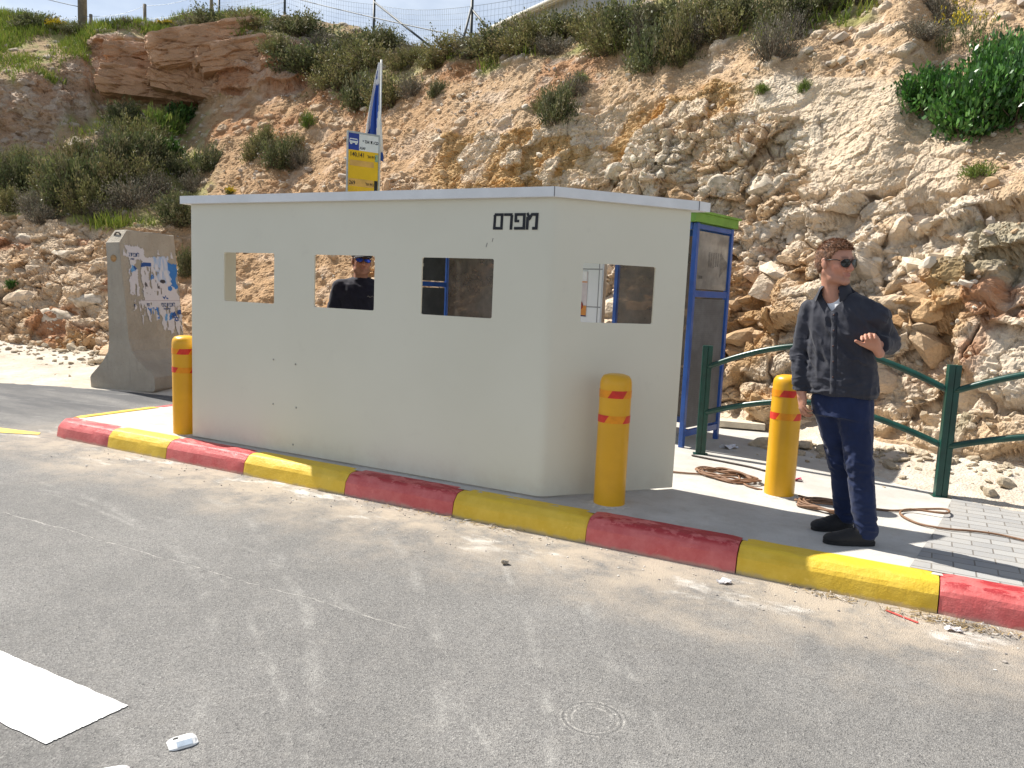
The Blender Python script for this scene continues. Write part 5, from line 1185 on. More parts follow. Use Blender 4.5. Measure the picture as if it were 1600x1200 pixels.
# grass on the upper left ridge and the slope below it: uncountable blades in one object
rs = np.random.RandomState(3); Gw = HW[:, ZK.index('G')]; a_ = HV[:, 0]/np.maximum(HV[:, 1], .1)
dn = fbm(HV[:, :3]*.9, 3, 130)
p1 = (Gw > .45)*(HV[:, 2] > 6.3)*(a_ < -1.0)*(HV[:, 1] < 19)*np.clip(dn*2+.9, 0, 1)*1.0
p2 = (Gw > .5)*(HV[:, 2] < 6.3)*(a_ < -1.05)*np.clip(dn*3-.1, 0, 1)*.55
p3 = (Gw > .5)*(a_ >= -1.0)*(HV[:, 1] < 17)*np.clip(dn*2+.1, 0, 1)*.10
pr = (p1+p2+p3); pr = pr/pr.sum(); n = 42000; idx = rs.choice(len(HV), n, p=pr.astype(np.float64)/pr.astype(np.float64).sum())
P = HV[idx]+rs.normal(0, .045, (n, 3)); P[:, 2] = HV[idx, 2]-.01; hgt = rs.uniform(.07, .22, (n, 1))*(1+.5*np.clip(dn[idx, None]*2, -.5, 1)); lean = rs.normal(0, .35, (n, 3)); lean[:, 2] = 1; lean /= np.linalg.norm(lean, axis=1, keepdims=True)
sv = rs.normal(size=(n, 3)); sv[:, 2] *= .2; sv /= np.linalg.norm(sv, axis=1, keepdims=True); w = .012*rs.uniform(.7, 1.5, (n, 1))
V = np.stack([P-sv*w, P+sv*w, P+lean*hgt+sv*w*.2, P+lean*hgt-sv*w*.2], 1).reshape(-1, 3)
cb = np.array([(.19, .25, .035), (.24, .29, .045), (.15, .21, .035), (.30, .28, .08)])[rs.choice(4, n, p=(.35, .3, .2, .15))]*rs.uniform(.8, 1.2, (n, 1))
tag(mesh_np('grass', V, np.arange(4*n).reshape(-1, 4), M_leaf, None, False, None, np.repeat(cb, 4, 0)), 'fresh green grass on the ridge and slope', 'grass', None, 'stuff')
# loose stones over the cut and at its foot: uncountable, one object
rb = [np.array([v.co[:] for v in rock_mesh('loose', 20+s, 1).vertices]) for s in range(3)]; rf = np.array([p.vertices[:] for p in rock_mesh('loose', 20, 1).polygons])
wS = .5*HW[:, ZK.index('S')]+.6*HW[:, ZK.index('R')]+.3*HW[:, ZK.index('O')]+.25*HW[:, ZK.index('G')]
pr = wS*(np.abs(HN[:, 2]) > .25)*(.25+np.clip(fbm(HV*.8, 3, 140)*2+.4, 0, 1))*(HV[:, 1] < 17)*(HV[:, 2] > .05); pr = pr.astype(np.float64); pr /= pr.sum(); n = 3800
idx = rs.choice(len(HV), n, p=pr); s = np.exp(rs.normal(-3.55, .55, n)); s = np.clip(s, .012, .14); V = []; F = []; cc = []
pal = np.array([(.60, .52, .41), (.52, .42, .30), (.46, .32, .19), (.56, .50, .41), (.42, .36, .30)])
for i in range(n):
    A = rs.normal(size=(3, 3)); q_, _r2 = np.linalg.qr(A); b_ = rb[i % 3] @ q_; b_[:, 2] *= .8
    V.append(b_*s[i]+HV[idx[i]]+HN[idx[i]]*(.3*s[i])); F.append(rf+len(b_)*i); cc.append(np.tile(pal[rs.randint(5)]*rs.uniform(.85, 1.15), (len(b_), 1)))
tag(mesh_np('loose_stones', np.concatenate(V), np.concatenate(F), M_grit, None, False, None, np.clip(np.concatenate(cc), 0, .8)), 'loose stones scattered over the slope', 'stones', None, 'stuff')
# broken limestone lying in the face itself: uncountable angular pieces, one object
rb = []
for q in range(5):
    m_ = rock_mesh('rubble', 40+q, 2, .8); rb.append((np.array([v.co[:] for v in m_.vertices]), np.array([p.vertices[:] for p in m_.polygons])))
wR = HW[:, ZK.index('R')]+.06*HW[:, ZK.index('Y')]+.12*HW[:, ZK.index('O')]; pr = wR*np.clip(fbm(HV*.9, 3, 150)*2.6+.35, .02, 1)*(HV[:, 2] > .1); pr = pr.astype(np.float64); pr /= pr.sum(); pr *= np.clip(1.15-sstep(vnoise(HV*.8, 31)+.3*vnoise(HV*2.5, 32), -.25, .25), .2, 1.15)+.5*(HV[:, 0] < -8); pr /= pr.sum(); n = 1700
idx = rs.choice(len(HV), n, p=pr); s = np.clip(np.exp(rs.normal(-2.45, .55, n)), .035, .30)*(.75+.5*(HV[idx, 2] < 2.2)); V = []; F = []; cc = []; k0 = 0
for i in range(n):
    bv, bf_ = rb[rs.randint(5)]; a = rs.normal(0, .35, 3); a[2] = rs.uniform(0, 6.3); Rm = np.array(Euler(a).to_matrix()); b_ = (bv*np.array((1.15, .9, .8))) @ Rm.T; p = HV[idx[i]]
    V.append(b_*s[i]+p+HN[idx[i]]*(-.015-rs.uniform(.10, .55)*s[i])); F.append(bf_+k0); k0 += len(b_); cc.append(np.tile(np.clip(HC[idx[i]]*rs.uniform(.85, 1.2)+rs.uniform(-.02, .05), .05, .8), (len(b_), 1)))
for q in range(900):      # pieces that rolled down on to the verge
    if q < 520: t_ = rs.rand(); p = np.array((-14.2+7.2*t_, 8.3+.9*t_-abs(rs.normal(0, .55)), .12))
    else: t_ = rs.rand(); p = np.array((-1.2+3.6*t_, 8.1-.75*min(1, t_*1.5)-abs(rs.normal(0, .33)), .33))
    p[2] = max(.03, p[2]-.16*max(0, 8.2-p[1])*(q < 520)); z_s = np.clip(np.exp(rs.normal(-3.6, .6)), .008, .13)
    hit, lo_, _n, _i, ob_, _m = S.ray_cast(bpy.context.evaluated_depsgraph_get(), Vector((p[0], p[1], 1.2)), Vector((0, 0, -1)))
    if hit and ob_.name.startswith(('verge', 'hillside', 'road', 'pavement')): p[2] = lo_.z
    else: continue
    bv, bf_ = rb[rs.randint(5)]; Rm = np.array(Euler((rs.normal(0, .3), rs.normal(0, .3), rs.uniform(0, 6.3))).to_matrix()); b_ = (bv*np.array((1.1, .9, .75))) @ Rm.T
    V.append(b_*z_s+p+np.array((0, 0, .25*z_s))); F.append(bf_+k0); k0 += len(b_); cc.append(np.tile(np.array((.55, .46, .34))*rs.uniform(.75, 1.15), (len(b_), 1)))
rub = mesh_np('rubble', np.concatenate(V), np.concatenate(F), M_hill, None, False, None, np.concatenate(cc)); tag(rub, 'angular broken limestone in the face of the cut', 'rubble', None, 'stuff')
# single boulders
BOULDERS=[(-10.20,14.28,6.25,0.72,0.36),(-10.85,14.44,6.41,0.37,0.31),(-18.90,12.30,4.77,0.76,0.41),(-18.39,11.54,4.01,0.61,0.52),(-12.04,12.80,4.21,0.33,0.22),(-1.39,9.77,3.01,0.44,0.29),(-1.62,9.92,3.20,0.31,0.17),(-6.08,13.12,6.06,0.18,0.12),(-5.54,12.83,5.87,0.16,0.09),(-1.55,11.11,5.09,0.22,0.22),(0.77,9.11,3.22,0.21,0.16),(-1.28,11.30,5.31,0.34,0.25),(-16.16,9.54,2.26,0.78,0.39),(-14.61,9.28,1.93,0.74,0.32),(-7.31,11.29,4.09,0.54,0.22),(-3.50,10.62,3.87,0.36,0.18),(0.23,9.41,3.31,0.17,0.09),(-14.30,14.56,6.59,0.47,0.22),(-0.73,9.72,3.53,0.51,0.22),(-15.06,8.63,1.17,1.09,0.48),(-14.01,8.45,0.68,1.04,0.58),(-13.47,8.83,1.10,0.81,0.42),(-1.75,9.78,3.03,0.46,0.39),(-2.24,9.94,3.03,0.40,0.32)]
BL = {0: 'big pale flat topped boulder on the ridge right of the flag', 1: 'grey boulder between the ridge bushes, left of the flag\'s top', 2: 'pale grey boulder below the grey cliff, upper left', 3: 'tan boulder among bushes, left above the concrete barrier',
      4: 'small white boulder on the bare slope left of the bus stop sign', 5: 'tan boulder in a hollow of the rock face, above the man', 6: 'smaller boulder lying just above the tan boulder in the hollow', 9: 'pale stone block near the top edge above the man',
      12: 'rust tan boulder at the far left above the rubble face', 13: 'flat boulder topping the rubble left of the concrete barrier', 14: 'cream ledge boulder right of the bus stop sign', 19: 'large flat slab in the rubble face at the left edge',
      20: 'grey rounded slab at the foot of the rubble, left edge', 21: 'tan slab at the foot of the rubble beside the concrete barrier', 22: 'cream boulder above the booth roof\'s right end', 23: 'cream rounded boulder just over the green shelter roof'}
RL = [((-18.9, 14.75, 7.25), (1.15, .7, .42), .75, 'red brown layered block, upper half of the left rock ledge'), ((-18.6, 14.45, 6.55), (1.25, .7, .40), .72, 'red brown block with cracked front, lower half of the left rock ledge'),
      ((-16.85, 14.72, 7.50), (1.45, .6, .44), .82, 'long tilted red slab at the right end of the rock ledge'), ((-15.9, 14.75, 7.15), (.95, .6, .34), .85, 'red slab jutting out under the ridge bushes, left of the bus stop sign'), ((-17.4, 14.6, 6.6), (.9, .6, .38), .7, 'orange brown boulder under the long tilted red slab')]
for k_, (p_, s_, rz_, lab_) in enumerate(RL):
    bm = bmesh.new(); bmesh.ops.create_cube(bm, size=2); bmesh.ops.subdivide_edges(bm, edges=bm.edges[:], cuts=28, use_grid_fill=True)
    P = np.array([v.co[:] for v in bm.verts], np.float32); nn = P/np.abs(P).max(1, keepdims=True); r_ = np.linalg.norm(P, axis=1, keepdims=True); P = P*(1-.16*(r_-1)); Pq = P*np.array(s_, np.float32)
    f1, f2, h, v = cells(Pq*np.array((1.3, 1.3, 4.2), np.float32)+k_*7.7, 30); g1, g2, hh, vv = cells(Pq*np.array((4, 4, 8), np.float32)+k_*3.1, 31)
    d_ = .16*(h-.5)-.05*(1-sstep(f2-f1, 0, .10))+.05*((vv*unit_from(hh)).sum(1))+.03*fbm(Pq*3, 4, 32); Pq = Pq+(P/np.linalg.norm(P, axis=1, keepdims=True))*d_[:, None]*np.array((1, 1, .5))
    for v_, q_ in zip(bm.verts, Pq): v_.co = q_
    m_ = bpy.data.meshes.new('rock_ledge'); bm.to_mesh(m_); bm.free(); n_ = fbm(Pq*2.2, 3, 33)
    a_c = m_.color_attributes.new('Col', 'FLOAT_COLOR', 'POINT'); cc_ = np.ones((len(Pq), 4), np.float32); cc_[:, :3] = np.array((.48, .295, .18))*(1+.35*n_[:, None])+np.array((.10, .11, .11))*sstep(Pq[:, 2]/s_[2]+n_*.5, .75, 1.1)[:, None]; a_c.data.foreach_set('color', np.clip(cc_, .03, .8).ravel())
    m_.materials.append(M_hill); o = bpy.data.objects.new('rock_ledge', m_); COL.objects.link(o); o.location = p_; o.rotation_euler = (0, (-.05, .02, -.30, -.34, .1)[k_], rz_); tag(o, lab_, 'rock ledge')
for i, lab in BL.items():
    x, y, z, w, h = BOULDERS[i]; rr = random.Random(i)
    rock(x, y+w*.22, z-h*.10, (w*.55, w*.45, h*.62), (rr.uniform(-.25, .25), rr.uniform(-.25, .1), rr.uniform(-.5, .5)), i, lab, 'boulder', 'boulder', None)

# ------------------------------------------------------------------ people: distance fields meshed into one continuous surface each
class Field:
    def __init__(s): s.p = []; s.sub = []; s.post = None
    def cone(s, a, b, ra, rb, k=.02):
        a, b = np.array(a, float), np.array(b, float); r = max(ra, rb); s.p.append((np.minimum(a, b)-r, np.maximum(a, b)+r, 'c', (a, b, ra, rb), k)); return s
    def ell(s, c, r, M=None, k=.02):
        c, r = np.array(c, float), np.array(r, float); m = r.max(); s.p.append((c-m, c+m, 'e', (c, r, M), k)); return s
    def cut(s, fn): s.sub.append(fn); return s            # fn(P) > 0 outside the part kept
    @staticmethod
    def prim(t, q, P):
        if t == 'c':
            a, b, ra, rb = q; ab = b-a; h = np.clip(((P-a) @ ab)/(ab @ ab+1e-12), 0, 1); return np.linalg.norm(P-a-h[:, None]*ab, axis=1)-(ra+(rb-ra)*h)
        if t == 'f': return q(P)
        c, r, M = q; L = P-c
        if M is not None: L = L @ M
        k0 = np.linalg.norm(L/r, axis=1); k1 = np.linalg.norm(L/(r*r), axis=1)+1e-9; return k0*(k0-1)/k1
    def fn(s, lo, hi, f, k=.02): s.p.append((np.array(lo, float), np.array(hi, float), 'f', f, k)); return s
    def __call__(s, P, margin=.07):
        P = P.astype(np.float64); D = np.full(len(P), .5)
        for lo, hi, t, q, k in s.p:
            m = ((P > lo-margin) & (P < hi+margin)).all(1)
            if not m.any(): continue
            d = s.prim(t, q, P[m]); o = D[m]; h = np.clip(.5+.5*(o-d)/k, 0, 1); D[m] = o*(1-h)+d*h-k*h*(1-h)
        if s.post is not None:
            m = np.abs(D) < .06
            if m.any(): D[m] += s.post(P[m])
        for fn in s.sub: D = np.maximum(D, fn(P))
        return D
def surface(field, lo, hi, h, B=8):
    lo, hi = np.array(lo, float), np.array(hi, float); nb = np.ceil((hi-lo)/(h*B)).astype(int); n = nb*B
    gi = np.stack(np.meshgrid(*[np.arange(k) for k in nb], indexing='ij'), -1).reshape(-1, 3)
    dc = field(lo+(gi*B+(B-1)/2)*h, 9.0); D = np.repeat(np.repeat(np.repeat(np.where(dc < 0, -1, 1).reshape(nb), B, 0), B, 1), B, 2).astype(np.float32)
    kp = gi[np.abs(dc) < B*h*.87*1.15+.012]; off = np.stack(np.meshgrid(*[np.arange(B)]*3, indexing='ij'), -1).reshape(-1, 3)
    I = (kp[:, None]*B+off[None]).reshape(-1, 3)
    for c in range(0, len(I), 400000):
        q = I[c:c+400000]; D[q[:, 0], q[:, 1], q[:, 2]] = field(lo+q*h)
    ins = D < 0; S_ = sum(ins[dx:n[0]-1+dx, dy:n[1]-1+dy, dz:n[2]-1+dz].astype(np.int8) for dx in (0, 1) for dy in (0, 1) for dz in (0, 1))
    A = np.argwhere((S_ > 0) & (S_ < 8)); idx = np.full(tuple(n-1), -1, np.int32); idx[A[:, 0], A[:, 1], A[:, 2]] = np.arange(len(A))
    pos = np.zeros((len(A), 3)); cnt = np.zeros(len(A)); cor = [(0, 0, 0), (1, 0, 0), (0, 1, 0), (1, 1, 0), (0, 0, 1), (1, 0, 1), (0, 1, 1), (1, 1, 1)]
    val = [D[A[:, 0]+c[0], A[:, 1]+c[1], A[:, 2]+c[2]] for c in cor]
    for a in range(8):
        for b in range(a+1, 8):
            d = np.array(cor[b])-np.array(cor[a])
            if np.abs(d).sum() != 1: continue
            m = (val[a] < 0) != (val[b] < 0); t = np.where(m, val[a]/(val[a]-val[b]+1e-12), 0); pos += np.where(m[:, None], np.array(cor[a])+t[:, None]*d, 0); cnt += m
    V = lo+(A+pos/cnt[:, None])*h; F = []
    for ax in range(3):
        o1, o2 = [(1, 2), (2, 0), (0, 1)][ax]; sl0 = [slice(None)]*3; sl1 = [slice(None)]*3; sl0[ax] = slice(0, -1); sl1[ax] = slice(1, None)
        a, b = ins[tuple(sl0)], ins[tuple(sl1)]; E_ = np.argwhere(a != b); E_ = E_[(E_[:, o1] > 0) & (E_[:, o2] > 0) & (E_[:, o1] < n[o1]-1) & (E_[:, o2] < n[o2]-1)]
        if not len(E_): continue
        inside = a[E_[:, 0], E_[:, 1], E_[:, 2]]; e1_ = np.zeros(3, int); e1_[o1] = 1; e2_ = np.zeros(3, int); e2_[o2] = 1
        g = lambda q: idx[q[:, 0], q[:, 1], q[:, 2]]
        Q = np.stack([g(E_-e1_-e2_), g(E_-e2_), g(E_), g(E_-e1_)], 1); Q[~inside] = Q[~inside][:, ::-1]; F.append(Q)
    F = np.concatenate(F); F = F[(F >= 0).all(1)]
    return V, F
def unit(v): v = np.array(v, float); return v/np.linalg.norm(v)
def head_frame(c, yaw, pitch=0, roll=0):
    """yaw: degrees to image right of facing the viewer; returns matrix with columns forward, his left, up"""
    f = np.array((math.sin(R_(yaw))*math.cos(R_(pitch)), -math.cos(R_(yaw))*math.cos(R_(pitch)), math.sin(R_(pitch)))); l = unit(np.cross((0, 0, 1), f)); u = np.cross(f, l)
    cr, sr = math.cos(R_(roll)), math.sin(R_(roll)); l, u = l*cr+u*sr, u*cr-l*sr
    return np.stack([f, l, u], 1), np.array(c, float)
def add_head(F, H, c, s=1.0):
    W_ = lambda p: c+H @ (np.array(p, float)*s)
    E = lambda p, r, k=.02, R=None: F.ell(W_(p), np.array(r)*s, H if R is None else H @ R, k)
    Cn = lambda a, b, ra, rb, k=.015: F.cone(W_(a), W_(b), ra*s, rb*s, k)
    E((-.014, 0, .040), (.096, .074, .080)); E((.022, 0, .030), (.070, .066, .072)); E((.036, 0, -.030), (.056, .058, .080), .03)
    for q in (-1, 1):
        Cn((-.008, q*.056, -.050), (.030, q*.046, -.090), .018, .017, .03); Cn((.030, q*.046, -.090), (.076, q*.012, -.108), .017, .015, .025)
        E((.064, q*.040, -.030), (.024, .020, .022), .025); E((.100, q*.013, -.040), (.011, .009, .009), .008)
        a = R_(-14); R = np.array(((math.cos(a), 0, math.sin(a)), (0, 1, 0), (-math.sin(a), 0, math.cos(a))))
        E((-.010, q*.079, -.008), (.018, .0065, .032), .008, R); E((-.004, q*.075, -.012), (.010, .010, .020), .01, R)
        E((.079, q*.031, .0), (.0125, .0125, .0125), .004); Cn((.086, q*.014, .021), (.078, q*.044, .021), .010, .008, .015)
    E((.080, 0, -.106), (.018, .022, .015), .02); Cn((.088, 0, .012), (.113, 0, -.034), .009, .0125, .012); E((.113, 0, -.036), (.011, .011, .010), .008)
    Cn((.087, -.021, -.0660), (.087, .021, -.0660), .006, .006, .010); Cn((.093, -.009, -.0660), (.093, .009, -.0660), .005, .005, .008); Cn((.0895, -.014, -.0780), (.0895, .014, -.0780), .0070, .0070, .009)
    return W_
def mouth_cut(W_, s):
    a, b = W_((.103, -.021, -.0718)), W_((.103, .021, -.0718))
    def f(P):
        ab = b-a; h = np.clip(((P-a) @ ab)/(ab @ ab), 0, 1); return .0056*s-np.linalg.norm(P-a-h[:, None]*ab, axis=1)
    return f
def add_hand(F, wrist, d, n, thumb_side, curl, spread=.10, s=1.0, tdir=None, tl=1.0):
    """d: wrist to knuckles, n: the way the palm faces, thumb_side: +1/-1 along n x d"""
    d = unit(d); n = unit(np.array(n)-d*np.dot(n, d)); t = np.cross(n, d)*thumb_side; w = np.array(wrist, float)
    M = np.stack([d, t, n], 1); kn = w+d*.088*s
    F.ell(w+d*.050*s, np.array((.052, .039, .0150))*s, M, .012); F.ell(w+d*.030*s+t*.022*s+n*.006*s, np.array((.034, .017, .015))*s, M, .012); F.ell(w+d*.035*s-t*.022*s+n*.004*s, np.array((.034, .015, .014))*s, M, .012)
    F.cone(w-d*.05*s, w+d*.012*s, .0270*s, .0250*s, .02)
    for i, (o, L) in enumerate(((.030, .074), (.010, .083), (-.010, .077), (-.029, .060))):
        p = kn+t*o*s-d*(.004 if i in (0,) else .012 if i == 3 else 0)*s; ang = 0; c_ = curl[i]; dd = unit(d+t*spread*(o/.03)); r = .0092 if i < 3 else .0080
        for j, (fr, ca) in enumerate(((.46, c_[0]), (.30, c_[1]), (.24, c_[2]))):
            ang += R_(ca); v = dd*math.cos(ang)+n*math.sin(ang); q = p+v*L*fr*s; F.cone(p, q, r*(1-.10*j)*s, r*(1-.10*(j+1))*s, .0035); p = q
    b = w+d*.022*s+t*.032*s+n*.004*s; td = unit(tdir) if tdir is not None else unit(d*.72+t*.62+n*.30)
    m_ = b+td*.040*s*tl; F.cone(b, m_, .0135*s, .0110*s, .01); e = m_+unit(td+d*.25)*.034*s*tl; F.cone(m_, e, .0108*s, .0088*s, .005)
def torso_fn(sec, yaw, grow=0.0):
    """elliptic sections (z, cx, cy, half width, half depth)"""
    A = np.array(sec, float); l = np.array((math.cos(R_(yaw)), math.sin(R_(yaw)))); f = np.array((l[1], -l[0]))
    def g(P):
        z = np.clip(P[:, 2], A[0, 0], A[-1, 0]); cx, cy, a, b = [np.interp(z, A[:, 0], A[:, k]) for k in (1, 2, 3, 4)]; a = a+grow; b = b+grow
        x = P[:, 0]-cx; y = P[:, 1]-cy; u = x*l[0]+y*l[1]; v = x*f[0]+y*f[1]
        k0 = (np.abs(u/a)**2.3+np.abs(v/b)**2.3)**(1/2.3); k1 = np.sqrt((u/a**2)**2+(v/b**2)**2)+1e-6
        d = k0*(k0-1)/k1*.9; dz = np.abs(P[:, 2]-z); return np.where(dz > 0, np.hypot(np.maximum(d, 0), dz)-(0), d)
    lo = (A[:, 1].min()-.3, A[:, 2].min()-.3, A[0, 0]); hi = (A[:, 1].max()+.3, A[:, 2].max()+.3, A[-1, 0]); return lo, hi, g, l, f
def cloth(name, col, rough=.8, weave=420, vary=.15):
    N = NT(name); c = N.mix(N.step(N.noise(7, 4, .6), .3, .7), tuple(x*(1-vary) for x in col), tuple(x*(1+vary) for x in col))
    N.b.inputs['Sheen Weight'].default_value = .12
    return N.done(c, rough, N.bump(N.noise(weave, 2, .5), .25, .001, N.bump(N.noise(26, 4, .6), .30, .006)), 0, .2)
def skin_mat(name, col):
    N = NT(name); at = N.n('ShaderNodeAttribute'); at.attribute_name = 'Col'
    c = N.mix(1.0, at.outputs['Color'], N.mix(N.noise(45, 4, .6), (.88, .86, .86), (1.1, 1.08, 1.06)), 'MULTIPLY')
    N.b.inputs['Subsurface Weight'].default_value = .12; N.b.inputs['Subsurface Radius'].default_value = (.012, .005, .003); N.b.inputs['Subsurface Scale'].default_value = .6
    return N.done(c, .52, N.bump(N.noise(160, 3, .6), .12, .002), 0, .38)
def ridged(P, f, seed, o=3): return 1-np.abs(fbm((P*np.array(f)).astype(np.float32), o, seed))*2
def aviator(w, h, n=26):
    out = []
    for k in range(n):
        a = 2*math.pi*k/n; x = math.cos(a); z = math.sin(a); top = .80 if z > 0 else 1.0
        out.append((w*x*(1-.12*(z < 0)*abs(z)), h*z*top+(-.10*h*x if z < 0 else 0)))
    return out
def glasses(parent, H, c, s, lens_mat, rim_mat, lens=(.030, .025), wrap=.30):
    W_ = lambda p: c+H @ (np.array(p, float)*s); b = MB(); r = MB()
    for q in (-1, 1):
        pts = aviator(*lens); P3 = []
        for x, z in pts:
            y = q*(.034)+q*x; P3.append((.1095-wrap*max(0, (abs(y)-.012))*.62-(abs(y) > .05)*(abs(y)-.05)*.5+.0-.0006*0, y, -.002+z))
        ctr = W_((.1115-wrap*.022*.62, q*.034, -.002)); b.add([ctr]+[W_(p) for p in P3], [(0, 1+k, 1+(k+1) % len(P3)) for k in range(len(P3))], 0, True)
        r.tube([W_(p) for p in P3]+[W_(P3[0])], .0016*s, 6, 0, False)
        r.tube([W_(p) for p in ((.0985-wrap*.03, q*.064, .010), (.075, q*.0755, .014), (.03, q*.0785, .014), (-.012, q*.083, .012), (-.026, q*.084, -.004))], [.0024*s, .0028*s, .0024*s, .0020*s, .0018*s], 6)
    r.tube([W_(p) for p in ((.108, -.010, .006), (.113, 0, .010), (.108, .010, .006))], .0015*s, 6); r.tube([W_(p) for p in ((.106, -.018, .0165), (.111, 0, .0185), (.106, .018, .0165))], .0013*s, 6)
    g = r.build('sunglasses', rim_mat, parent); o = b.build('lens_pair', lens_mat, g); o.name = 'lens'; return g
def skin_cols(V, W_, H, c, s, base):
    cc = np.tile(np.array(base), (len(V), 1)); L = ((V-c) @ H)/s
    lip = np.exp(-((L[:, 2]+.072)/.0085)**2)*np.exp(-(L[:, 1]/.022)**4)*(L[:, 0] > .08); cc = cc*(1-.75*lip[:, None])+np.array((.27, .085, .075))*.75*lip[:, None]
    chk = np.exp(-(((L[:, 2]+.03)/.03)**2))*(L[:, 0] > .03)*(L[:, 0] < .13)*(np.abs(L[:, 2]) < .1); cc *= 1+chk[:, None]*np.array((.06, -.06, -.06))
    st = sstep(-L[:, 2], .055, .085)*(L[:, 0] > .0)*(L[:, 2] > -.14)*(np.linalg.norm(L, axis=1) < .17)*(1-np.clip(lip, 0, 1)); cc *= 1-.10*st[:, None]
    brow = np.exp(-((L[:, 2]-.026)/.006)**2)*(np.abs(L[:, 1]) > .012)*(np.abs(L[:, 1]) < .05)*(L[:, 0] > .05); cc *= 1-.5*np.clip(brow, 0, 1)[:, None]
    return cc
M_skin = skin_mat('skin', None); M_btn = simple('button', (.05, .018, .014), .4)

# ---- the man standing by the bollard
man = empty('person', (-.170, 5.027, .162), R_(27.1)); tag(man, 'man in charcoal shirt, blue trousers and sunglasses standing beside the bollard', 'person')
SEC = [(.80, -.168, .000, .196, .130), (.88, -.170, .000, .204, .140), (.98, -.178, .000, .196, .134), (1.10, -.190, .000, .188, .128), (1.22, -.197, .004, .196, .130), (1.32, -.205, .010, .198, .124), (1.385, -.212, .014, .178, .110), (1.435, -.226, .018, .135, .088), (1.48, -.246, .020, .088, .074), (1.512, -.256, .020, .068, .066)]
TY = -44
H1, c1 = head_frame((-.284, -.006, 1.641), 27, -2, 3); s1 = 1.03
shR, elR, wrR = (-.350, .130, 1.352), (-.384, .155, 1.085), (-.380, .085, .872); shL, elL, wrL = (-.062, -.125, 1.340), (.078, .010, 1.180), (-.052, -.165, 1.180)
hpR, knR, anR = (-.222, .050, .82), (-.108, .075, .455), (-.022, .130, .10); hpL, knL, anL = (-.118, -.055, .83), (-.078, -.110, .475), (-.022, -.165, .09)
Bd = Field(); W1 = add_head(Bd, H1, c1, s1); Bd.cone(W1((-.024, 0, -.060)), (-.262, .022, 1.44), .056, .064, .035)
lo, hi, g, tl_, tf_ = torso_fn(SEC, TY, -.035); Bd.fn(lo, hi, g, .04)
for a, b_, c_ in ((shR, elR, wrR), (shL, elL, wrL)): Bd.cone(a, b_, .046, .036, .03); Bd.cone(b_, c_, .036, .026, .02)
for a, b_, c_ in ((hpR, knR, anR), (hpL, knL, anL)): Bd.cone(a, b_, .075, .052, .03); Bd.cone(b_, c_, .052, .036, .02)
for an, t0 in ((anR, (-.15, .100, .035)), (anL, (-.18, -.160, .035))): Bd.cone(np.array(an)+(0, 0, -.04), t0, .034, .026, .02)
add_hand(Bd, (-.380, .078, .848), (.10, -.10, -1), (.92, .10, .10), 1, ((18, 28, 20), (24, 32, 24), (28, 36, 26), (34, 38, 26)), .06, 1.0, (.42, -.45, -.80))
add_hand(Bd, (-.090, -.200, 1.166), (-.52, -.22, .60), (-.42, -.84, -.25), 1, ((40, 34, 18), (44, 38, 20), (48, 40, 20), (50, 40, 22)), .06, 1.0, (-.93, -.10, .30), 1.15)
Bd.sub.append(mouth_cut(W1, s1))
V, F = surface(Bd, (-.56, -.36, -.02), (.26, .34, 1.86), .0045)
body = mesh_np('person_body', V, F, M_skin, man, True, None, skin_cols(V, W1, H1, c1, s1, (.50, .255, .175))); body.name = 'body'
# hair: a cap over the skull cut along the hairline
Hr = Field(); Wh = lambda p: c1+H1 @ (np.array(p)*s1)
Hr.ell(Wh((-.014, 0, .044)), np.array((.100, .0775, .0835))*s1, H1, .02); Hr.ell(Wh((.024, 0, .050)), np.array((.070, .066, .062))*s1, H1, .03); Hr.ell(Wh((-.045, 0, -.010)), np.array((.068, .066, .062))*s1, H1, .03)
def hairline(P):
    L = ((P-c1) @ H1)/s1; x, y, z = L.T; n = .004*vnoise((L*170).astype(np.float32), 5)
    line = np.interp(x, [-.13, -.075, -.028, -.022, .010, .028, .036, .060, .075, .12], [-.062, -.060, -.030, .012, .010, .012, .040, .066, .070, .074]); return (line-z+n)*s1
Hr.cut(hairline); Hr.post = lambda P: (.0028*fbm(((P-c1) @ H1*np.array((26, 120, 60))).astype(np.float32), 3, 3)+.0016*vnoise(((P-c1) @ H1*np.array((90, 330, 200))).astype(np.float32), 6)).astype(float)
V, F = surface(Hr, c1-.17, c1+.19, .0028); M_hair = simple('auburn_hair', (.105, .046, .022), .55, .5, 60, .5, 240, 0, .3, (.21, .10, .05), .004)
def strands(V, F, n, H, c, l0, l1, seed):
    rs = np.random.RandomState(seed); tri = V[F[:, :3]]; nr = np.cross(tri[:, 1]-tri[:, 0], tri[:, 2]-tri[:, 0]); ar = np.linalg.norm(nr, axis=1)+1e-12; nr /= ar[:, None]
    out = ((tri.mean(1)-c)*nr).sum(1) > 0; pr = ar*out; i = rs.choice(len(F), n, p=pr/pr.sum()); t_ = rs.rand(n, 3); t_ /= t_.sum(1, keepdims=True); p = (tri[i]*t_[:, :, None]).sum(1)-nr[i]*.001
    L = (p-c) @ H; back = np.stack([np.where(L[:, 2] > .07, .5, -.25), np.zeros(n), np.where(L[:, 2] > .07, 0, -.8)], 1) @ H.T; d = nr[i]*.42+back*.8+rs.normal(0, .22, (n, 3)); d /= np.linalg.norm(d, axis=1, keepdims=True)
    l = rs.uniform(l0, l1, (n, 1)); s = np.cross(d, nr[i]); s /= np.linalg.norm(s, axis=1, keepdims=True)+1e-9; w = .0011
    return np.stack([p-s*w, p+s*w, p+d*l+s*w*.2, p+d*l-s*w*.2], 1).reshape(-1, 3)
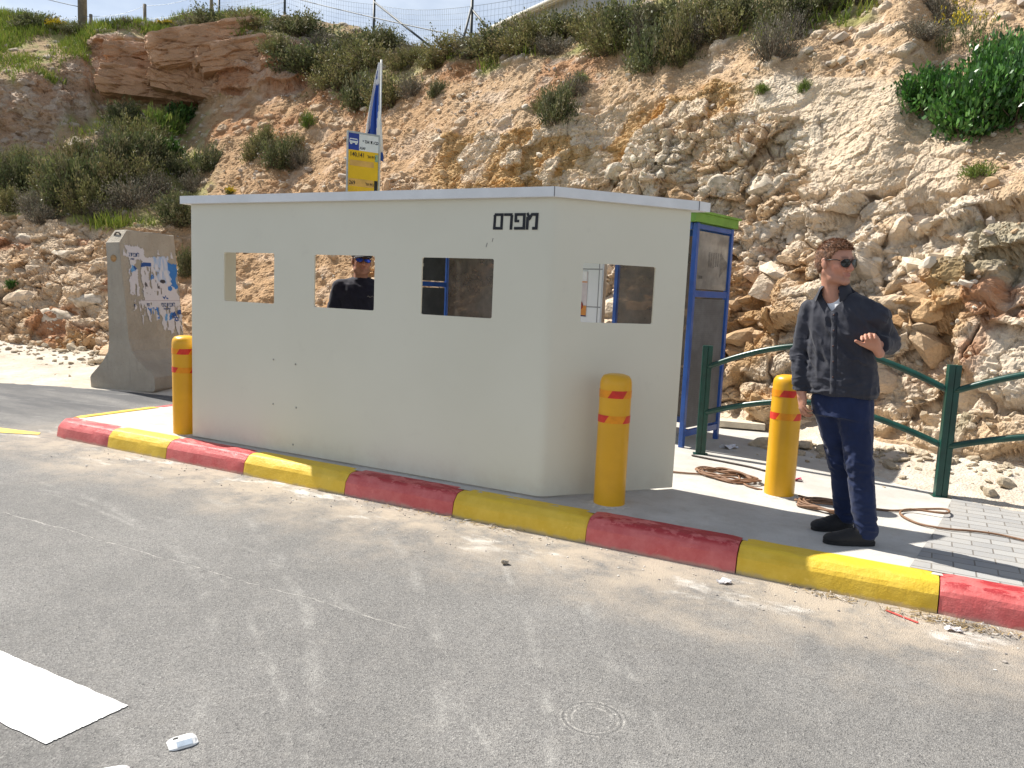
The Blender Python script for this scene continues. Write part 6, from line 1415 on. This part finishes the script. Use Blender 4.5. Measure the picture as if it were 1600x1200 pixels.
SV = strands(V, F, 9000, H1, c1, .008, .017, 5); V = np.concatenate([V, SV]); F = np.concatenate([F, np.arange(len(SV)).reshape(-1, 4)+len(V)-len(SV)])
mesh_np('hair', V, F, M_hair, man)
M_lens = simple('dark_lens', (.004, .005, .005), .05, .1, 6, 0, 60, 0, .4); M_rim = simple('black_rim', (.008, .008, .009), .3, .1)
glasses(man, H1, c1, s1, M_lens, M_rim)
# white undershirt in the open neck
Us = Field(); lo, hi, g, _a, _b = torso_fn(SEC, TY, -.018); Us.fn(lo, hi, g, .01); nb_ = np.array((-.262, .022, 1.44))
Us.cut(lambda P: 1.28-P[:, 2]); Us.cut(lambda P: (P[:, 2]-(1.462+.14*((P[:, :2]-nb_[:2]) @ -tf_)))*.9)
V, F = surface(Us, (-.50, -.22, 1.24), (.08, .26, 1.52), .005); mesh_np('undershirt', V, F, cloth('white_cotton', (.74, .75, .78)), man)
# shirt
Sh = Field(); lo, hi, g, _a, _b = torso_fn(SEC, TY); Sh.fn(lo, hi, g, .03)
Sh.cone(shR, elR, .066, .056, .03); Sh.cone(elR, (-.380, .090, .885), .056, .048, .02); Sh.cone(shL, elL, .068, .062, .03); Sh.cone(elL, (-.044, -.157, 1.180), .062, .050, .025)
Sh.cone((-.325, .105, 1.375), (-.262, .040, 1.435), .056, .060, .03); Sh.cone((-.090, -.100, 1.368), (-.235, .000, 1.435), .056, .060, .03)
def folds(P):
    # creases: pulled from the armpits across the chest, sagging over the hem, gathered at the elbows
    u = (P[:, :2]-np.array((-.2, 0))) @ tl_; z = P[:, 2]; Q = np.stack([u*1.0, (P[:, :2] @ tf_), z], 1)
    dg = ridged(np.stack([Q[:, 0]*.8+Q[:, 2]*.75, Q[:, 1]*.4, Q[:, 2]*.35-Q[:, 0]*.3], 1), (16, 16, 16), 21, 2)
    hm = ridged(np.stack([Q[:, 0]*.45+Q[:, 2]*.25, Q[:, 1]*.5, Q[:, 2]*1.3-Q[:, 0]*.25], 1), (15, 15, 15), 31, 3)
    vt = ridged(np.stack([Q[:, 0], Q[:, 1], Q[:, 2]*.16], 1), (17, 17, 17), 41, 2)
    low = sstep(1.05-z, 0, .14); arm = (P[:, 0] > .02) | (P[:, 0] < -.372)
    el = np.exp(-((P-np.array(elR))**2).sum(1)/.012)+np.exp(-((P-np.array(elL))**2).sum(1)/.014)
    elb = ridged(P, (9, 9, 30), 51, 2)
    return (-.0125*(dg-.5)*(1-low)*np.where(arm, .5, 1)-.0100*(hm-.5)*low-.005*(vt-.5)-.009*(elb-.4)*np.clip(el, 0, 1)).astype(float)
Sh.post = folds
def hemcut(P):
    u = (P[:, :2]-np.array((-.17, 0))) @ tl_; v = P[:, :2] @ tf_
    h = .858+.006*np.cos(u*9)+.005*np.sin(u*31+v*20); inb = (P[:, 0] > -.385) & (P[:, 2] < 1.0) | (P[:, 2] < .86)
    return np.where(P[:, 0] < -.352-.0*P[:, 2], np.maximum(.868-P[:, 2], -9), h-P[:, 2])
Sh.cut(hemcut)
wl = np.array(wrL); wd = unit(np.array(wrL)-np.array(elL)); Sh.cut(lambda P: np.where((np.linalg.norm(P-wl-((P-wl) @ wd)[:, None]*wd, axis=1) < .066) & (np.abs((P-wl) @ wd) < .09), (P-wl-wd*.012) @ wd, -9))
def neck_open(P):
    q = P[:, :2]-np.array((-.238, .018)); u = q @ tl_; v = q @ tf_; z = P[:, 2]
    vee = np.minimum(np.minimum((z-1.352)*.80-np.abs(u-.004), v+.0), z-1.352); top = .058+.02*(z-1.44)-np.hypot(u, v*1.05); top = np.minimum(top, z-1.42); return np.maximum(vee, top)
Sh.cut(neck_open)
M_shirt = cloth('charcoal_shirt', (.030, .032, .044), .74)
V, F = surface(Sh, (-.56, -.36, .80), (.26, .34, 1.56), .0045); shirt = mesh_np('shirt', V, F, M_shirt, man)
# collar: stand and turned-down flap
nc = np.array((-.256, .020)); b = MB(); n = 40; vs = []; cz = .012
for k in range(n+1):
    t = -1+2*k/n; a = t*R_(143); back = -tf_*math.cos(a)+tl_*math.sin(a); w = abs(t)**3
    fr = tf_*(.012*w); ext = .022*w
    for r, z in ((.060, 1.468), (.0655, 1.508-.022*w), (.071, 1.511-.024*w), (.079+.012*w, 1.494-.030*w), (.096+.020*w, 1.462-.044*w-ext), (.092+.020*w, 1.460-.044*w-ext), (.074, 1.480-.03*w)):
        p = nc+back*r+fr; vs.append((p[0]-.006*(z-1.46)*4, p[1], z+cz))
m = 7; b.add(vs, [(k*m+j, (k+1)*m+j, (k+1)*m+j+1, k*m+j+1) for k in range(n) for j in range(m-1)], 0, True); b.build('collar', M_shirt, shirt)
def front_of(z, u=0.0, off=.006, field=None):
    A = np.array(SEC); cx, cy, bb = [np.interp(z, A[:, 0], A[:, k]) for k in (1, 2, 4)]; base = np.array((cx, cy))+tl_*u
    ds = np.linspace(.02, .24, 111); P = np.c_[base[None]+ds[:, None]*tf_[None], np.full(111, z)]; d = Sh(P); ins_ = np.where(d < 0)[0]; r = ds[ins_[-1]] if len(ins_) else bb
    p = base+tf_*(r+off); return (p[0], p[1], z)
zs = np.linspace(1.352, .875, 46); b = MB(); vs = []
for z in zs:
    for u, o in ((-.0165, .0005), (-.0160, .004), (.0160, .004), (.0165, .0005)): vs.append(front_of(z, u, o))
b.add(vs, [(i*4+j, i*4+j+1, (i+1)*4+j+1, (i+1)*4+j) for i in range(len(zs)-1) for j in range(3)], 0, True); b.build('placket', M_shirt, shirt)
for z in (1.335, 1.245, 1.155, 1.065, .975):
    b = MB(); p = front_of(z, 0, .0065); b.lathe([(.0001, .0022), (.005, .002), (.0058, 0)], 12, 0, frame_matrix(p, (tl_[0], tl_[1], 0), (tf_[0], tf_[1], 0))); b.build('button', M_btn, shirt)
# trousers
Tr = Field(); SEC2 = [(.74, -.166, 0, .172, .118), (.84, -.168, 0, .172, .112), (.95, -.175, 0, .160, .100)]; lo, hi, g, _a, _b = torso_fn(SEC2, TY-20); Tr.fn(lo, hi, g, .04)
Tr.cone(hpR, knR, .102, .070, .03); Tr.cone(knR, (-.020, .128, .085), .070, .060, .02); Tr.cone(hpL, knL, .106, .076, .03); Tr.cone(knL, (-.020, -.163, .075), .076, .064, .02)
def tfold(P):
    low = sstep(.30-P[:, 2], 0, .2); kn = np.exp(-((P[:, 2]-.46)/.10)**2); a = ridged(np.stack([P[:, 0]+.5*P[:, 2], P[:, 1]+.2*P[:, 2], P[:, 2]*1.5], 1), (13, 13, 13), 61, 2); v = ridged(P, (15, 15, 2.2), 62, 2); hz = ridged(P, (7, 7, 27), 63, 2)
    return (-.007*(a-.5)*(.4+kn)-.0035*(v-.5)-.010*(hz-.5)*low).astype(float)
Tr.post = tfold; Tr.cut(lambda P: np.where(P[:, 1] > -.02, .052+.10*(P[:, 0]*-1-.02)*.3, .040+.10*(-P[:, 0]-.02)*.3)-P[:, 2])
V, F = surface(Tr, (-.40, -.30, .0), (.16, .28, .96), .0048); mesh_np('trousers', V, F, cloth('navy_trousers', (.009, .018, .060), .75), man)
# shoes
M_shoe = cloth('black_trainer', (.016, .016, .018), .6, 260); M_sole = simple('black_sole', (.012, .012, .013), .7, .2)
for heel, toe in (((.034, .145), (-.235, .092)), ((.030, -.166), (-.262, -.158))):
    hl, te = np.array((*heel, 0)), np.array((*toe, 0)); d = unit(te-hl); sd = np.array((-d[1], d[0], 0)); L = np.linalg.norm(te-hl); M = np.stack([d, sd, np.array((0, 0, 1.))], 1); P_ = lambda a, z, q=0: hl+d*a*L+sd*q+np.array((0, 0, z))
    Sf = Field(); Sf.ell(P_(.20, .055), (.062, .041, .058), M, .02); Sf.ell(P_(.42, .045), (.085, .044, .050), M, .03); Sf.ell(P_(.68, .034), (.085, .049, .036), M, .03); Sf.ell(P_(.83, .028), (.055, .045, .028), M, .02); Sf.cone(P_(.22, .06), P_(.22, .105), .040, .041, .02); Sf.cone(P_(.30, .085), P_(.55, .060), .022, .020, .015)
    Sf.cut(lambda P: .012-P[:, 2]); Sf.post = lambda P: (.0012*ridged(P, (60, 60, 60), 71, 2)).astype(float)
    V, F = surface(Sf, np.minimum(hl, te)-.09, np.maximum(hl, te)+(.09, .09, .16), .004); so_ = mesh_np('shoe', V, F, M_shoe, man)
    b = MB(); N_ = 30; out = []
    for k in range(N_):
        a = 2*math.pi*k/N_; ca, sa = math.cos(a), math.sin(a); wv = .041+.010*sstep(np.array([.5+.5*ca]), .3, .8)[0]; wv *= (1-.12*max(0, ca)**6); q = P_(.5+.515*ca*abs(ca)**-.15 if abs(ca) > 1e-3 else .5, 0, wv*sa*abs(sa)**-.25 if abs(sa) > 1e-3 else 0); out.append(q)
    vs = [(p[0], p[1], z) for z in (.0, .006, .020, .024) for p in out]; b.add(vs, [(r*N_+k, r*N_+(k+1) % N_, (r+1)*N_+(k+1) % N_, (r+1)*N_+k) for r in range(3) for k in range(N_)]+[tuple(range(N_))[::-1], tuple(range(3*N_, 4*N_))], 0, False); b.build('sole', M_sole, so_)
    b = MB()
    for q in range(5):
        a = .36+.055*q; z = .112-.011*q; b.tube([P_(a, z-.010, -.022), P_(a+.01, z-.0005, 0), P_(a, z-.010, .022)], .0022, 5)
    b.build('laces', M_sole, so_)
# ---- the man behind the booth, seen through the second opening
gd = empty('person', (-4.555, 5.74, K0), R_(38.2)); gd.scale = (1.03, 1.03, 1.014); tag(gd, 'man in dark cap, blue mirrored sunglasses and navy T-shirt behind the booth opening', 'person')
H2, c2 = head_frame((0, -.01, 1.592), 10, 3, -3); s2 = 1.03
SE2 = [(.80, 0, .01, .165, .115), (.95, 0, .01, .160, .115), (1.10, 0, .01, .165, .118), (1.22, 0, .01, .185, .122), (1.32, 0, .01, .195, .115), (1.375, 0, .015, .165, .10), (1.41, 0, .018, .10, .078), (1.44, 0, .02, .066, .066)]
a2 = [((-.185, .01, 1.345), (-.25, .03, 1.07), (-.235, -.04, .83)), ((.185, .01, 1.345), (.25, .03, 1.07), (.235, -.04, .83))]; l2 = [((-.09, 0, .82), (-.10, .0, .46), (-.10, .03, .09)), ((.09, 0, .82), (.10, .0, .46), (.10, .03, .09))]
B2 = Field(); W2 = add_head(B2, H2, c2, s2); B2.cone(W2((-.02, 0, -.06)), (0, .02, 1.38), .058, .064, .035); lo, hi, g, tl2, tf2 = torso_fn(SE2, 0, -.02); B2.fn(lo, hi, g, .04)
for a, b_, c_ in a2: B2.cone(a, b_, .052, .041, .03); B2.cone(b_, c_, .041, .028, .02)
for a, b_, c_ in l2: B2.cone(a, b_, .078, .053, .03); B2.cone(b_, c_, .053, .036, .02); B2.cone(np.array(c_)+(0, 0, -.04), (c_[0]*1.1, -.14, .035), .034, .026, .02)
for sg_, ts in ((-1, 1), (1, -1)): add_hand(B2, (.235*sg_, -.045, .81), (0, -.1, -1), (-sg_, .0, .05), -ts*sg_*sg_, ((18, 28, 20), (22, 30, 22), (26, 32, 22), (30, 34, 22)), .06)
B2.sub.append(mouth_cut(W2, s2)); V, F = surface(B2, (-.36, -.24, -.02), (.36, .24, 1.80), .006)
bo2 = mesh_np('person_body', V, F, M_skin, gd, True, None, skin_cols(V, W2, H2, c2, s2, (.40, .20, .135))); bo2.name = 'body'
T2 = Field(); lo, hi, g, _a, _b = torso_fn(SE2, 0, .006); T2.fn(lo, hi, g, .03)
for a, b_, c_ in a2: T2.cone(a, np.array(a)*.25+np.array(b_)*.75, .072, .066, .03)
T2.cone((-.12, .015, 1.37), (0, .02, 1.39), .055, .062, .03); T2.cone((.12, .015, 1.37), (0, .02, 1.39), .055, .062, .03)
T2.post = lambda P: (-.006*(ridged(np.stack([P[:, 0]+.6*P[:, 2], P[:, 1], P[:, 2]*.4], 1), (15, 15, 15), 81, 2)-.5)).astype(float); T2.cut(lambda P: .85-P[:, 2]); T2.cut(lambda P: np.minimum(.066-np.hypot(P[:, 0], P[:, 1]-.015), P[:, 2]-1.36))
V, F = surface(T2, (-.36, -.24, .80), (.36, .24, 1.50), .006); ts2 = mesh_np('t_shirt', V, F, cloth('dark_navy_knit', (.014, .014, .028), .8), gd)
b = MB(); b.tube([(.055+.011*k+.0, -.128-.001, 1.272+.007*math.sin(k*1.9)) for k in range(8)], .0022, 5); b.build('chest_emblem', simple('grey_stitch', (.25, .24, .23), .8), ts2)
P2 = Field(); lo, hi, g, _a, _b = torso_fn([(.76, 0, .01, .165, .115), (.94, 0, .01, .165, .115)], 0); P2.fn(lo, hi, g, .04)
for a, b_, c_ in l2: P2.cone(a, b_, .098, .075, .03); P2.cone(b_, c_, .075, .062, .02)
P2.cut(lambda P: .04-P[:, 2]); V, F = surface(P2, (-.28, -.2, 0), (.28, .22, .96), .009); mesh_np('trousers', V, F, cloth('dark_trousers', (.02, .02, .025)), gd)
for q in (-1, 1):
    Sf = Field(); Sf.ell((q*.105, -.03, .045), (.045, .13, .045), None, .02); Sf.cone((q*.10, .03, .05), (q*.10, .03, .10), .042, .04, .02); Sf.cut(lambda P: .0-P[:, 2]); V, F = surface(Sf, (q*.105-.08, -.2, -.02), (q*.105+.08, .14, .16), .007); mesh_np('shoe', V, F, M_shoe, gd)
# cap: crown, brim; close-cropped hair under it
Cp = Field(); Wc = lambda p: c2+H2 @ (np.array(p)*s2); Cp.ell(Wc((-.006, 0, .040)), np.array((.108, .088, .092))*s2, H2, .01); Cp.cut(lambda P: (.030+.10*np.clip(-((P-c2) @ H2)[:, 0]-.02, 0, 1)*-.2-((P-c2) @ H2)[:, 2]))
V, F = surface(Cp, c2-.16, c2+.18, .0045); M_cap = cloth('dark_cap', (.012, .014, .026), .8); cp = mesh_np('cap', V, F, M_cap, gd)
b = MB(); n = 18; vs = []
for k in range(n+1):
    a = R_(-62+124*k/n); inn = Wc((-.006+.100*math.cos(a), .084*math.sin(a), .034)); ou = Wc((.020+.140*math.cos(a*.95), .080*math.sin(a), .032-.006*math.cos(a)-.016*abs(math.sin(a)))); vs += [inn, ou, ou-H2[:, 2]*.004, inn-H2[:, 2]*.004]
b.add(vs, [(k*4+j, (k+1)*4+j, (k+1)*4+(j+1) % 4, k*4+(j+1) % 4) for k in range(n) for j in range(4)], 0, True); b.build('brim', M_cap, cp)
M_mir = simple('blue_mirror_lens', (.010, .045, .40), .10, .3, 12, 0, 60, .55, .8)
glasses(gd, H2, c2, s2, M_mir, M_rim, (.032, .019), .36)
